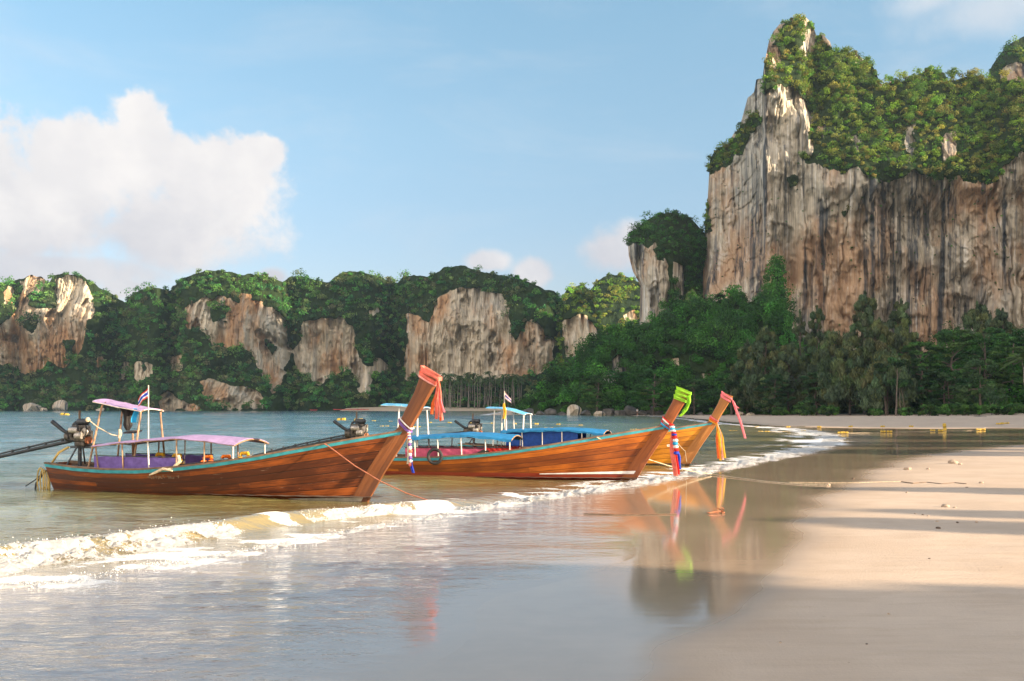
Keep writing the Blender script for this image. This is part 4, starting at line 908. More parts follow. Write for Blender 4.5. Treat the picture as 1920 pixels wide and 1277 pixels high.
def long_tail_boat(label, bow_px, bow_d, stern_px, stern_d, wood, stem, L, opt, seed):
    rng = random.Random(seed)
    bow = Vector((PX(bow_px, bow_d), bow_d, 0)); st = Vector((PX(stern_px, stern_d), stern_d, 0)); hd = (bow - st).normalized()
    root = empty('long_tail_boat', tuple(bow - hd * 8.0), math.atan2(hd.y, hd.x)); tag(root, label, 'boat', 'long-tail boats at the water\'s edge')
    ns, ng = 84, 22
    mb = MB()
    for sg in (-1, 1):
        Pn, uv = [], []
        for i in range(ns + 1):
            s = 1 - (1 - i / ns) ** 1.15; row, ur = [], []
            for j in range(ng + 1):
                g = j / ng; x, y, z = hull_point(s, g, L); row.append((x, sg * y, z)); ur.append((x, g, 0))
            Pn.append(row); uv.append(ur)
        mb.grid(Pn, uv)
    tr_, tu = [], []
    for j in range(ng + 1):
        x, y, z = hull_point(0, j / ng, L); tr_.append([(x, -y, z), (x, 0, z), (x, y, z)]); tu.append([(0, j / ng, 0), (y, j / ng, 0), (2 * y, j / ng, 0)])
    mb.grid(tr_, tu)
    hull = mb.build('hull', wood, root, True, 'plank')
    # inside lining and floor boards
    mb = MB()
    for sg in (-1, 1):
        mb.grid([[(lambda q_: (q_[0], sg * max(q_[1], 0), max(q_[2], .06)))(hull_point(.01 + .955 * i / 50, .30 + .70 * j / 8 - .004, L, .045)) for j in range(9)] for i in range(51)])
    mb.grid([[(8 + (.3 + 8.0 * i / 40 - 8) * L / 8, q_ * max(half_beam(.3 + 8.0 * i / 40) * .72, .05), .10 + .012 * (i % 2)) for q_ in (-1, 0, 1)] for i in range(41)])
    mb.build('interior', INN, root)
    # capping rail and painted stripe below it
    mb = MB(); rb = MB()
    for sg in (-1, 1):
        rows, rows2 = [], []
        for i in range(61):
            s = i / 60 * .985; x, y, z = hull_point(s, 1.0, L)
            xo, yo, zo = hull_point(s, 1.0 - .085 / (z + .3), L); xo2, yo2, zo2 = hull_point(s, 1.0 - .045 / (z + .3), L)
            rows.append([(xo, sg * (yo + .004), zo), (xo, sg * (yo + .016), zo + .004), (xo2, sg * (yo2 + .017), zo2), (x, sg * (y + .016), z - .012), (x, sg * (y + .002), z - .006)])
            wd = .05 if s < .9 else .05 * (1 - s) / .1 + .012
            rows2.append([(x, sg * (y + .022), z - .010), (x, sg * (y + .022), z + .028), (x, sg * (y - wd), z + .030), (x, sg * (y - wd), z - .03)])
        mb.grid(rows); rb.grid(rows2)
    mb.build('painted_stripe', TEAL, root); rb.build('gunwale', RAILW, root)
    # fore deck
    mb = MB(); mb.grid([[(lambda q_: (q_[0], w_ * max(q_[1] - .05, .004), q_[2] - .012 + .035 * (1 - w_ * w_)))(hull_point(.70 + .285 * i / 24, 1.0, L)) for w_ in (-1, -.5, 0, .5, 1)] for i in range(25)]); mb.build('foredeck', RAILW, root)
    mb = MB(); mb.grid([[(lambda q_: (q_[0], w_ * max(q_[1] - .05, .004), q_[2] - .06))(hull_point(.03 + .11 * i / 8, 1.0, L)) for w_ in (-1, 0, 1)] for i in range(9)]); mb.build('stern_deck', INN, root)
    # stem plank laid on the hull, and the tall prow above it
    mb = MB()
    for sg in (-1, 1):
        rows, uv = [], []
        for j in range(31):
            g = .02 + .98 * j / 30; z = hull_point(1, g, L)[2]; r_, ur = [], []
            for k in range(6):
                s = 1 - .052 * (1 - .25 * g) * (1 - k / 5); x, y, zz = hull_point(s, g, L); r_.append((x + .004 * k / 5, sg * (y + .012), zz)); ur.append((zz, k / 5, 0))
            rows.append(r_); uv.append(ur)
        mb.grid(rows, uv)
    mb.grid([[(hull_point(1, .02 + .98 * j / 30, L)[0] + .006 + .010 * (1 - abs(q_)), q_ * .042, hull_point(1, .02 + .98 * j / 30, L)[2]) for q_ in (-1, 0, 1)] for j in range(31)], [[(j * .05, .5, 0)] * 3 for j in range(31)])
    mb.build('stem', stem, root, True, 'plank')
    mb = MB(); n_ = 16
    kp = opt.get('prow', 1.0)
    fr = [(np.interp(1.44 + 1.18 * t, [p_[1] for p_ in FRONT], [p_[0] for p_ in FRONT]), 1.44 + 1.18 * t) for t in np.linspace(0, 1, n_)]
    bz = [b_[1] for b_ in BACK]; bk = [(np.interp(1.50 + 1.30 * t, bz, [b_[0] for b_ in BACK]), 1.50 + 1.30 * t) for t in np.linspace(0, 1, n_)]
    bk[0] = (8.50, 1.40)
    fr = [(x, z) if z < 1.53 else (8.985 + (x - 8.985) * kp, 1.53 + (z - 1.53) * kp) for x, z in fr]; bk = [(x, z) if z < 1.53 else (8.71 + (x - 8.71) * kp, 1.53 + (z - 1.53) * kp) for x, z in bk]
    ring, uv = [], []
    for k in range(n_):
        (xf, zf_), (xb_, zb_) = fr[k], bk[k]; w_ = .072 + .018 * k / n_; r_ = []; ur = []
        for (t, yy) in ((0, -.55), (.08, -1), (.35, -1.06), (.65, -1.06), (.93, -1), (1, -.5), (1, .5), (.93, 1), (.65, 1.06), (.35, 1.06), (.08, 1), (0, .55), (0, -.55)):
            r_.append((xf + (xb_ - xf) * t, yy * w_, zf_ + (zb_ - zf_) * t)); ur.append((zf_, t, 0))
        ring.append(r_); uv.append(ur)
    mb.grid(ring, uv)
    mb.raw(ring[-1][:-1], [tuple(range(12))], [(3, .5, 0)] * 12)
    mb.build('prow', stem, root, True, 'plank')
    # pale rubbing line near the keel
    if opt.get('line'):
        x0, zc, th, mat_ = opt['line']; mb = MB()
        for sg in (-1, 1):
            rows = []
            for i in range(41):
                t = i / 40; s = (x0 + (8.0 - x0) * t) / 8.15
                h = th * (0.25 + 0.75 * t); z0 = zc - .02 * (1 - t); s = min(s, .992); r_ = []
                zs = float(interp(s * 8.97, SHEER)); zk = -0.32 + 0.10 * s ** 6
                for z in (z0, z0 + h): g = (z - zk) / (zs - zk); x, y, zz = hull_point(s, g, L); r_.append((x + (.006 if s > .98 else 0), sg * (y + .014 + (.004 if s > .93 else 0)), zz))
                rows.append(r_)
            mb.grid(rows)
        mb.build('waterline_stripe', mat_, root)
    # thwarts
    for k in range(5):
        x = 2.0 + .95 * k; mb = MB(); mb.box((x, 0, sheer_z(x, L) - .16), (.24, 2 * half_beam(x, L) * .9 - .12, .035), bevel=.006); mb.build('seat', RAILW, root)
    # main canopy on pipe frames
    c0, c1, zl, zm, zr, cw = opt['canopy']
    def zf(x, q_): t = (x - c0) / (c1 - c0); base = zl + (zm - zl) * min(t / .62, 1) ** 0.8 + (zr - zm) * max((t - .62) / .38, 0) ** 1.6; return base - (.05 + .07 * max((t - .55) / .45, 0) ** 1.2) * q_ * q_ + .03
    mb = MB(); tarp(mb, c0, c1, cw, zf, 26, 13, rng=rng, scallop=opt.get('scallop', 5)); can = mb.build('canopy', opt['canopy_mat'], root)
    mb = MB()
    for i in range(6):
        x = c0 + (c1 - c0) * i / 5; mb.tube([(x, -cw + 2 * cw * j / 10, zf(x, -1 + .2 * j) - .03) for j in range(11)], .014, 6)
    for q_ in (-1, 0, 1): mb.tube([(c0 + (c1 - c0) * i / 12, q_ * cw * .97, zf(c0 + (c1 - c0) * i / 12, q_ * .97) - .032) for i in range(13)], .013, 6)
    mb.build('canopy_frame', PIPE, can)
    if opt.get('fringe'):
        mb = MB()
        for sg in (-1, 1):
            mb.grid([[(c0 + (c1 - c0) * i / 44, sg * (cw + .006 + .006 * math.sin(i * 1.9)), zf(c0 + (c1 - c0) * i / 44, 1) - .01 - k * .065 * (1 + .2 * math.sin(i * .8))) for k in (0, .5, 1)] for i in range(45)])
        mb.build('canopy_fringe', opt['fringe'], can)
    for i, x in enumerate(np.linspace(c0 + .08, c1 - .06, 6)):
        for sg in (-1, 1):
            yb = half_beam(x, L) * .9 - .05; mb = MB(); mb.tube([(x, sg * yb, sheer_z(x, L) - .12), (x + rng.uniform(-.02, .02), sg * cw * .95, zf(x, .95) - .03)], .017, 8)
            mb.build('post', (PIPEW if (i % 3 == 2 or opt.get('white_posts')) else PIPE), root)
    # canvas side panels hung inside the rail
    for (a0, a1, top, mat_, drop) in opt['panels']:
        for sg in (-1, 1):
            mb = MB(); rows = []
            for i in range(31):
                x = a0 + (a1 - a0) * i / 30; yb = half_beam(x, L) * .92 - .06; zt = (top(x) if callable(top) else top) - .012 * abs(math.sin(i * .7)); zb_ = (sheer_z(x, L) - .10) if not drop else drop(x)
                rows.append([(x, sg * (yb + .012 * math.sin(i * 1.1 + k * 1.7)), zb_ + (zt - zb_) * k / 6) for k in range(7)])
            mb.grid(rows); mb.build('side_panel', mat_, root, recalc=False)
            if not drop:
                mb = MB(); mb.tube([(a0 + (a1 - a0) * i / 8, sg * (half_beam(a0 + (a1 - a0) * i / 8, L) * .92 - .06), (top(a0 + (a1 - a0) * i / 8) if callable(top) else top) + .008) for i in range(9)], .012, 6); mb.build('panel_rail', STEEL, root)
    # steersman's shelter
    h0, h1, za, zmid, zb_, hw = opt['helm']
    def zh(x, q_): t = (x - h0) / (h1 - h0); return (za + (zmid - za) * min(t / .5, 1) if t < .5 else zmid + (zb_ - zmid) * (t - .5) / .5) - .05 * q_ * q_ + .02 * math.sin(t * 3.1)
    mb = MB(); tarp(mb, h0, h1, hw, zh, 16, 9, rng=rng, sag=.010, scallop=3); hc = mb.build('helm_canopy', opt['helm_mat'], root)
    mb = MB()
    for q_ in (-1, 1): mb.tube([(h0 + (h1 - h0) * i / 8, q_ * hw * .98, zh(h0 + (h1 - h0) * i / 8, q_) - .022) for i in range(9)], .012, 6)
    for x in (h0 + .02, (h0 + h1) / 2, h1 - .02): mb.tube([(x, -hw + 2 * hw * j / 6, zh(x, -1 + j / 3) - .024) for j in range(7)], .012, 6)
    mb.build('shelter_frame', PALE, hc)
    for (xb_, xt, r_) in opt['helm_posts']:
        for sg in (-1, 1):
            mb = MB(); zt = zh(xt, .8); mb.tube([(xb_, sg * (half_beam(xb_, L) * .9 - .06), sheer_z(xb_, L) - .12), (xb_ + (xt - xb_) * .85, sg * hw * .86, zt - .16), (xb_ + (xt - xb_) * .97, sg * hw * .84, zt - .05), (xt + .06 * (1 if xt > xb_ else -1), sg * hw * .78, zt - .02)], r_, 8); mb.build('shelter_post', opt.get('post_mat', PIPE), root)
    return root
PURPLE = cloth('purple_tarp', (0.43, 0.30, 0.49), transl=0.12); VIOLET = cloth('violet_canvas', (0.17, 0.11, 0.34), transl=0.1)
BLUE = cloth('blue_tarp', (0.028, 0.22, 0.46), transl=0.15); NAVY = cloth('navy_canvas', (0.015, 0.06, 0.26), transl=0.1); PINK = cloth('pink_canvas', (0.50, 0.09, 0.16), transl=0.12); LBLUE = cloth('pale_blue_tarp', (0.14, 0.45, 0.70), transl=0.15)

b1 = long_tail_boat('long-tail boat of worn dark wood with purple awnings, nearest the camera', 690, 21.2, 108, 23.6, W1, S1, 8.0, dict(
    canopy=(1.48, 5.18, 1.15, 1.36, 1.29, .70), canopy_mat=PURPLE, line=(5.3, .0, .085, PALE), panels=[(1.42, 3.75, .90, VIOLET, None), (3.80, 5.25, lambda x: sheer_z(x) + .07, REDF, None)],
    helm=(1.28, 2.58, 2.20, 2.06, 1.98, .42), helm_mat=PURPLE, helm_posts=[(1.20, 1.52, .022), (2.50, 2.54, .022)]), 1)
make_engine(b1, .62, 1.33, 4.4, .42, random.Random(5))
b2 = long_tail_boat('long-tail boat of orange wood with a red bottom, a white line and a blue awning', 1190, 26.9, 640, 28.7, W2, S2, 8.45, dict(
    canopy=(1.25, 4.75, 1.13, 1.29, 1.22, .74), canopy_mat=BLUE, prow=.77, fringe=BLUE, line=(5.6, .205, .085, WHITE), panels=[(1.70, 3.95, .88, PINK, None), (3.97, 4.75, .90, REDF, None)], white_posts=True,
    helm=(.95, 2.15, 2.12, 2.08, 2.02, .52), helm_mat=LBLUE, post_mat=PIPEW, helm_posts=[(1.42, 1.48, .024), (2.05, 2.0, .024)]), 2)
make_engine(b2, .12, 1.27, 3.4, .55, random.Random(6))
b3 = long_tail_boat('long-tail boat of golden yellow wood with a navy side curtain, farthest of the three', 1290, 33.6, 850, 36.0, W3, S3, 8.0, dict(
    canopy=(1.60, 5.25, 1.20, 1.28, 1.20, .74), canopy_mat=BLUE, prow=.77, fringe=BLUE, line=(5.0, .02, .07, PALE), panels=[(1.75, 4.35, 1.19, NAVY, lambda x: sheer_z(x) - .05)],
    helm=(.98, 2.42, 2.03, 1.98, 1.80, .52), helm_mat=LBLUE, post_mat=PIPEW, helm_posts=[(1.25, 1.30, .026), (1.75, 1.72, .026), (2.35, 2.36, .026)], white_posts=True), 3)
make_engine(b3, .42, 1.18, 4.2, .62, random.Random(7))

# ------------------------------------------------------------------ trees, palms, boulders
def trunk_mb(base, top, r, rng, limbs=(), wob=0.03):
    mb = MB(); b = Vector(base); t = Vector(top); H_ = (t - b).length; n_ = 9
    pts = [b.lerp(t, i / (n_ - 1)) + Vector((rng.uniform(-1, 1), rng.uniform(-1, 1), 0)) * wob * H_ * (0 if i == 0 else 1) for i in range(n_)]
    mb.tube(pts, [r * (1.25 if i == 0 else 1) * (1 - .75 * i / (n_ - 1)) for i in range(n_)], 8)
    for (f, end) in limbs:
        k = min(int(f * (n_ - 1)), n_ - 2); p = pts[k].lerp(pts[k + 1], f * (n_ - 1) - k); e = Vector(end)
        mid = p.lerp(e, .5) + Vector((0, 0, .06 * (e - p).length)); rr = r * (1 - .7 * f) * .5
        mb.tube([p, mid, e], [rr, rr * .7, rr * .25], 6)
    return mb
M['palm_bark'] = simple('palm_bark', (0.17, 0.15, 0.125), .9, .3, .5)
SAGE = [(0.078, 0.12, 0.058), (0.098, 0.137, 0.058), (0.065, 0.104, 0.055), (0.117, 0.137, 0.052)]
LEAFY = [(0.045, 0.125, 0.025), (0.060, 0.150, 0.030), (0.035, 0.100, 0.025), (0.075, 0.155, 0.035)]
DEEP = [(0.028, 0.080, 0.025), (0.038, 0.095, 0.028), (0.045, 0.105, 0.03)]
def base_pt(px, d):
    x = PX(px, d); return np.array([x, d, sandz_at(x, d)])
def casuarina(px, d, top_py, w_px, label, seed, dens=1.0, low=0.10, group='feathery beach pines behind the sand', cols=SAGE, lean=0.0):
    rg_ = np.random.default_rng(seed); rn = random.Random(seed); b = base_pt(px, d); top = ZP(top_py, d); Ht = top - b[2]; wr = w_px / K * d / 2
    root = empty('casuarina_tree', tuple(b)); tag(root, label, 'tree', group)
    n_ = int(34 + 46 * dens); h = rg_.uniform(low, 0.97, n_) ** 0.9; rad = wr * np.minimum(1, 1.5 * (1 - h) ** 0.75 + 0.10) * (0.72 + 0.28 * np.minimum(1, (h - low + 0.05) * 5)); ang = rg_.uniform(0, 6.283, n_); rr = rad * rg_.uniform(0.25, 1, n_) ** 0.6
    C_ = np.stack([rr * np.cos(ang) + lean * h * Ht, rr * np.sin(ang) * 0.9, h * Ht * 0.97], 1)
    R_c = np.clip(wr * rg_.uniform(0.22, 0.42, n_) * (1.15 - 0.7 * h), 0.5, 3.2)
    V, T = leaves(C_, R_c, int(150 * dens + 60), 0.95, rg_, tints(n_, rg_, cols, 0.2), 1.25, droop=0.62, lump=5, spread=0.55, aspect=0.20, up=0.1)
    V2, T2 = leaves(np.array([[lean * Ht, 0, Ht * (0.90 + 0.02 * k)] for k in range(5)]), np.array([0.7, 0.6, 0.5, 0.45, 0.4]), 50, 0.9, rg_, tints(5, rg_, cols), 2.0, droop=0.8, aspect=0.2)
    leaf_obj('crown', np.vstack([V, V2]), np.vstack([T, T2]), root)
    lim = [(h[i] * 0.9, tuple(C_[i])) for i in range(0, n_, 3)]
    trunk_mb((0, 0, -.4), (lean * Ht, 0, Ht * .93), .012 * Ht + .06, rn, lim, .008).build('trunk', M['bark'], root)
    return root
def broadleaf(px, d, top_py, w_px, label, seed, kind='tiered', cols=LEAFY, low=0.22, group='broad leafy trees behind the sand', leaf=0.42, dens=1.0, base=None, name='broadleaf_tree', depth=None):
    rg_ = np.random.default_rng(seed); rn = random.Random(seed)
    b = base_pt(px, d) if base is None else np.array(base); top = ZP(top_py, d) if top_py is not None else b[2] + 9; Ht = top - b[2]; wr = w_px / K * d / 2
    root = empty(name, tuple(b)); tag(root, label, 'tree', group)
    n_ = int(60 * dens); h = rg_.uniform(low, 1, n_)
    prof = np.sqrt(np.clip(1 - ((h - (low + .38 * (1 - low))) / (1 - low) / .68) ** 2, 0.03, 1)); ang = rg_.uniform(0, 6.283, n_); rr = wr * prof * rg_.uniform(0.15, 1, n_) ** 0.45
    C_ = np.stack([rr * np.cos(ang), rr * np.sin(ang), h * Ht * 0.94], 1); R_c = wr * rg_.uniform(0.20, 0.34, n_)
    V, T = leaves(C_, np.maximum(R_c, .5), int(230), leaf, rg_, tints(n_, rg_, cols, 0.18), 0.42 if kind == 'tiered' else 0.8, lump=6, spread=0.5, aspect=0.62, up=0.7 if kind == 'tiered' else 0.25)
    leaf_obj('crown', V, T, root)
    lim = [(min(.25 + .6 * h[i], .95), tuple(C_[i])) for i in range(0, n_, 4)]
    trunk_mb((0, 0, -.4), (rn.uniform(-.4, .4), 0, Ht * .88), .02 * Ht + .07, rn, lim, .02).build('trunk', M['bark'], root)
    return root
trees = [  # px, distance, top row, width in px, label
    (1402, 236, 640, 60, 'grey-green beach pine at the left end of the beach trees, beside the headland'),
    (1436, 226, 612, 62, 'slim pointed beach pine standing right below the green creeper on the cliff foot'),
    (1478, 222, 648, 66, 'low beach pine filling the gap right of the creeper'),
    (1500, 230, 582, 34, 'narrow beach pine with a thin tip against the pale cliff, left of the tallest ones'),
    (1532, 224, 574, 52, 'pointed beach pine just right of the thin-tipped one'),
    (1562, 208, 622, 74, 'wide dark beach pine left of the tallest olive one'),
    (1594, 200, 646, 84, 'low front beach pine hanging down to the sand left of the tall olive pines'),
    (1622, 214, 546, 76, 'tallest beach pine, olive green, rising against the dark stained rock'),
    (1648, 196, 598, 84, 'olive beach pine with hanging yellowish sprays in front of the tallest'),
    (1690, 208, 562, 66, 'tall beach pine at the right end of the row, beside the white rock streak'),
    (1664, 188, 668, 80, 'front beach pine with drooping olive sprays above the bare trunks'),
    (1832, 236, 566, 88, 'dark beach pine rising behind the round leafy trees at the right'),
    (1880, 240, 578, 76, 'dark beach pine farthest right behind the leafy trees')]
for i, (px, d, ty, w, lab) in enumerate(trees): casuarina(px, d, ty, w * 1.28, lab, 300 + i, 1.35 if w > 40 else 0.8)
for i, (px, d, ty, w, lab, kw) in enumerate([
    (1728, 196, 634, 92, 'broad tiered almond tree next to the right-hand beach pine', {}), (1786, 200, 612, 112, 'widest tiered almond tree in the middle of the leafy group', {}),
    (1848, 206, 608, 92, 'tiered almond tree below the dark pine, right of the widest one', {}), (1902, 196, 626, 96, 'bright leafy tree at the right edge behind the palm', dict(cols=LEAFY + [(0.09, 0.17, 0.04)])),
    (1838, 178, 672, 78, 'paler rounded tree in front of the almond trees', dict(kind='round', low=.12, cols=[(0.06, 0.125, 0.05), (0.07, 0.14, 0.05)])),
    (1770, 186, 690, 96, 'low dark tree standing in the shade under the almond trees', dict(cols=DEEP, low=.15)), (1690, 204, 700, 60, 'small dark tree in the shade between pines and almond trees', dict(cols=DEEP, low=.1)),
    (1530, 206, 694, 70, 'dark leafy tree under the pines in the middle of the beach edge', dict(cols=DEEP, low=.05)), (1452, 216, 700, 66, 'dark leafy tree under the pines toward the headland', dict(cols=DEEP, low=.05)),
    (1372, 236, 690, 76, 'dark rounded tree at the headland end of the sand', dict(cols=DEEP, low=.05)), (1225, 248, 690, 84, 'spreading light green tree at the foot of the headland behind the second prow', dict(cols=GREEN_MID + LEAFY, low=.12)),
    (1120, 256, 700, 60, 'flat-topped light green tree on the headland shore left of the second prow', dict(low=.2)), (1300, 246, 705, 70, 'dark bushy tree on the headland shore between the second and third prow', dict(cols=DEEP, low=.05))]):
    broadleaf(px, d, ty, w, lab, 340 + i, **kw)
# shrubs along the upper beach
for i, (px, d, ty, w, lab) in enumerate([(1742, 172, 756, 44, 'low bright green shrub at the left end of the hedge on the sand'), (1775, 170, 753, 46, 'low bright green shrub beside the left end of the hedge'), (1806, 170, 757, 40, 'low shrub in the middle of the hedge'),
        (1834, 169, 754, 40, 'light green shrub right of the hedge middle'), (1866, 170, 755, 46, 'dark green shrub under the spiky screw pine'), (1900, 168, 752, 50, 'green shrub at the right edge of the picture'),
        (1510, 200, 752, 52, 'dark shrub at the beach edge below the middle pines'), (1460, 212, 760, 46, 'low shrub on the sand below the creeper'), (1552, 194, 758, 40, 'low shrub right of the middle pines'), (1350, 232, 764, 40, 'low shrub at the headland end of the beach'), (1640, 184, 764, 30, 'small shrub left of the bare trunks'), (1697, 180, 762, 26, 'small shrub right of the leaning bare trunks')]):
    rg_ = np.random.default_rng(380 + i); b = base_pt(px, d); Hs = max(ZP(ty, d) - b[2], .8); wr = w / K * d / 2
    root = empty('shrub', tuple(b)); tag(root, lab, 'shrub', 'shrubs along the upper beach'); n_ = 22
    C_ = np.stack([rg_.uniform(-1, 1, n_) * wr * .8, rg_.uniform(-1, 1, n_) * wr * .5, rg_.uniform(.1, .72, n_) * Hs], 1)
    V, T = leaves(C_, np.full(n_, max(Hs * .36, .55)), 120, .30, rg_, tints(n_, rg_, LEAFY + [(0.08, 0.19, 0.04)]), .8)
    leaf_obj('foliage', V, T, root); mb = MB()
    for k in range(5): mb.tube([(0, 0, -.2), tuple(C_[k] * .6), tuple(C_[k])], [.05, .03, .015], 5)
    mb.build('stem', M['bark'], root)
# screw pine and the palm at the right edge
def frond_mb(mb, o, az_, el_, ln, wid, rng, nl=22, sag=.55):
    pts = []; 
    for i in range(9):
        t = i / 8; r_ = ln * t * math.cos(el_); z = ln * t * math.sin(el_) - sag * ln * t * t
        pts.append(Vector((o[0] + r_ * math.cos(az_), o[1] + r_ * math.sin(az_), o[2] + z)))
    mb.tube(pts, [.05 * (1 - .8 * i / 8) * ln / 4 for i in range(9)], 4)
    sd = Vector((-math.sin(az_), math.cos(az_), 0))
    for i in range(nl):
        t = .12 + .88 * i / (nl - 1); k = min(int(t * 8), 7); p = pts[k].lerp(pts[k + 1], t * 8 - k); dr = (pts[k + 1] - pts[k]).normalized()
        w_ = wid * (math.sin(math.pi * min(t * .9 + .12, 1)) ** .6)
        for sg in (-1, 1):
            tip = p + (sd * sg * .8 + dr * .55).normalized() * w_ + Vector((0, 0, -.28 * w_ + rng.uniform(-.06, .06)))
            q_ = dr * .055 * ln / 3; m_ = p.lerp(tip, .5) + Vector((0, 0, .05))
            mb.raw([p - q_, p + q_, m_ + q_ * .9, tip, m_ - q_ * .9], [(0, 1, 2, 4), (4, 2, 3)])
def leafmb(mb, name, root, col, rng):
    o = mb.build(name, M['leaf'], root, False, recalc=False); k = len(o.data.vertices)
    a = o.data.attributes.new('tint', 'FLOAT_VECTOR', 'POINT'); f = np.repeat(rng.uniform(.75, 1.25, (k // 8 + 1, 1)), 8, 0)[:k]
    a.data.foreach_set('vector', (np.array(col)[None] * f).astype(np.float32).ravel()); return o
rn = random.Random(9); rg_ = np.random.default_rng(9)
b = base_pt(1916, 176); root = empty('coconut_palm', tuple(b)); tag(root, 'coconut palm with arching fronds at the right edge of the picture', 'palm')
Hp = ZP(676, 176) - b[2]; trunk_mb((1.2, 0, -.3), (0, 0, Hp), .17, rn, wob=.012).build('trunk', M['pale_bark'], root)
mb = MB()
for k in range(20): frond_mb(mb, (0, 0, Hp), k * 2.4 + rn.uniform(-.2, .2), rn.uniform(-.05, 1.1), rn.uniform(3.4, 4.4), 1.0, rn, 24)
leafmb(mb, 'crown', root, (0.075, 0.12, 0.03), rg_)
b = base_pt(1860, 172); root = empty('screw_pine', tuple(b)); tag(root, 'spiky screw pine bush standing above the hedge', 'bush')
trunk_mb((0, 0, -.3), (.2, 0, 2.2), .12, rn, [(.5, (.9, .2, 2.6)), (.6, (-.8, 0, 2.9))]).build('trunk', M['pale_bark'], root)
mb = MB()
for c_ in ((.2, 0, 2.4), (.9, .2, 2.7), (-.8, 0, 3.0), (0, -.3, 3.4), (.3, .2, 1.6)):
    for k in range(34):
        a_ = rn.uniform(0, 6.28); e_ = rn.uniform(-.3, 1.3); ln = rn.uniform(1.1, 1.7); dr = Vector((math.cos(a_) * math.cos(e_), math.sin(a_) * math.cos(e_), math.sin(e_))); sd = Vector((-math.sin(a_), math.cos(a_), 0)) * .05
        o_ = Vector(c_); mb.raw([o_ - sd, o_ + sd, o_ + dr * ln * .6 + sd * 1.2, o_ + dr * ln + Vector((0, 0, -.35)), o_ + dr * ln * .6 - sd * 1.2], [(0, 1, 2, 4), (4, 2, 3)])
leafmb(mb, 'crown', root, (0.075, 0.145, 0.075), rg_)
# bare trunks leaning out of the shade
for i, (px, d, tpx, ty, lab) in enumerate([(1662, 186, 1656, 700, 'bare straight dark trunk with no low branches, left of the leaning ones'), (1680, 180, 1683, 690, 'brown trunk standing tallest behind the sand'), (1689, 182, 1686, 728, 'thin bare trunk leaning left'), (1699, 182, 1690, 728, 'thin bare trunk leaning farther left beside the other'), (1781, 184, 1777, 715, 'dark forked trunk in the shade below the almond trees')]):
    b = base_pt(px, d); root = empty('tree', tuple(b)); tag(root, lab, 'tree'); tp = (PX(tpx, d) - b[0], 0, ZP(ty, d) - b[2])
    trunk_mb((0, 0, -.3), tp, .20 if i < 2 or i == 4 else .12, rn, [(.75, (tp[0] + 1.2, .3, tp[2] + .8)), (.85, (tp[0] - 1.0, -.2, tp[2] + .9))], .006).build('trunk', M['bark'], root)
    V, T = leaves(np.array([[tp[0], 0, tp[2] + .6], [tp[0] + 1.2, .3, tp[2] + 1.0], [tp[0] - 1, -.2, tp[2] + 1.1]]), np.array([1.5, 1.3, 1.3]), 220, .45, rg_, tints(3, rg_, DEEP), .7); leaf_obj('crown', V, T, root)
# trees standing on the beach outside the picture, to the right: their shadows make the bars across the sand
for i, (x, y, Hh, w) in enumerate([(38, -20, 11.5, 7), (40, -15, 11.8, 7), (37, -9, 11.5, 6.5), (43, -7, 12.6, 5), (39.5, -6.2, 12.4, 5.5), (46, -8.5, 13.5, 6), (41, -4.4, 12, 6), (40, 4.4, 9.8, 2.4), (45, 4.9, 10.6, 2.6), (42, 11.8, 9.6, 1.7), (56, 30.5, 15, 7), (62, 38, 16, 8), (70, 48, 16, 9), (84, 60, 17, 9), (58, -28, 16, 9), (96, 76, 17, 9), (112, 92, 17, 9)]):
    rg_ = np.random.default_rng(500 + i); zb = sandz_at(x, y); broadleaf(0, 100, None, w / 100 * K * 1.0, 'leafy shade tree on the upper beach, outside the right edge of the picture', 520 + i, 'round', DEEP, .12, 'shade trees beside the beach', .5, 1.5, (x, y, zb)).scale = (1, 1, Hh / 9.0)

# palm grove across the bay
pal = []
for v in range(4):
    rn = random.Random(40 + v); rg_ = np.random.default_rng(40 + v); Hp = 16.5 + v * .9
    root = empty('palm_tree'); trunk_mb((0, 0, -.5), (rn.uniform(-1, 1), rn.uniform(-1, 1), Hp), .34, rn, wob=.012).build('trunk', M['palm_bark'], root)
    mb = MB()
    for k in range(15):
        a_ = k * 2.4; e_ = rn.uniform(-.25, 1.0); ln = rn.uniform(2.9, 3.8); sd = Vector((-math.sin(a_), math.cos(a_), 0)); rows = []
        for t in (0, .35, .7, 1): p = Vector((math.cos(a_) * math.cos(e_) * ln * t, math.sin(a_) * math.cos(e_) * ln * t, Hp + ln * t * math.sin(e_) - .6 * ln * t * t)); w_ = .55 * math.sin(math.pi * (t * .8 + .1)); rows.append([p - sd * w_ - Vector((0, 0, .3 * w_)), p, p + sd * w_ - Vector((0, 0, .3 * w_))])
        mb.grid(rows)
    leafmb(mb, 'crown', root, (0.075, 0.125, 0.045), rg_); pal.append(root)
rn = random.Random(3); first = set()
for i in range(46):
    px = 826 + i * 3.35 + rn.uniform(-2, 2); d = rn.uniform(560, 582); v = i % 4
    o = pal[v] if v not in first else copy_tree(pal[v]); first.add(v)
    sc = rn.uniform(.88, 1.08); o.location = (PX(px, d), d, 1.1); o.rotation_euler = (0, 0, rn.uniform(0, 6.28)); o.scale = (sc, sc, sc)
    tag(o, 'tall bare-trunked palm in the coconut grove across the bay', 'palm', 'palms in the grove across the bay')

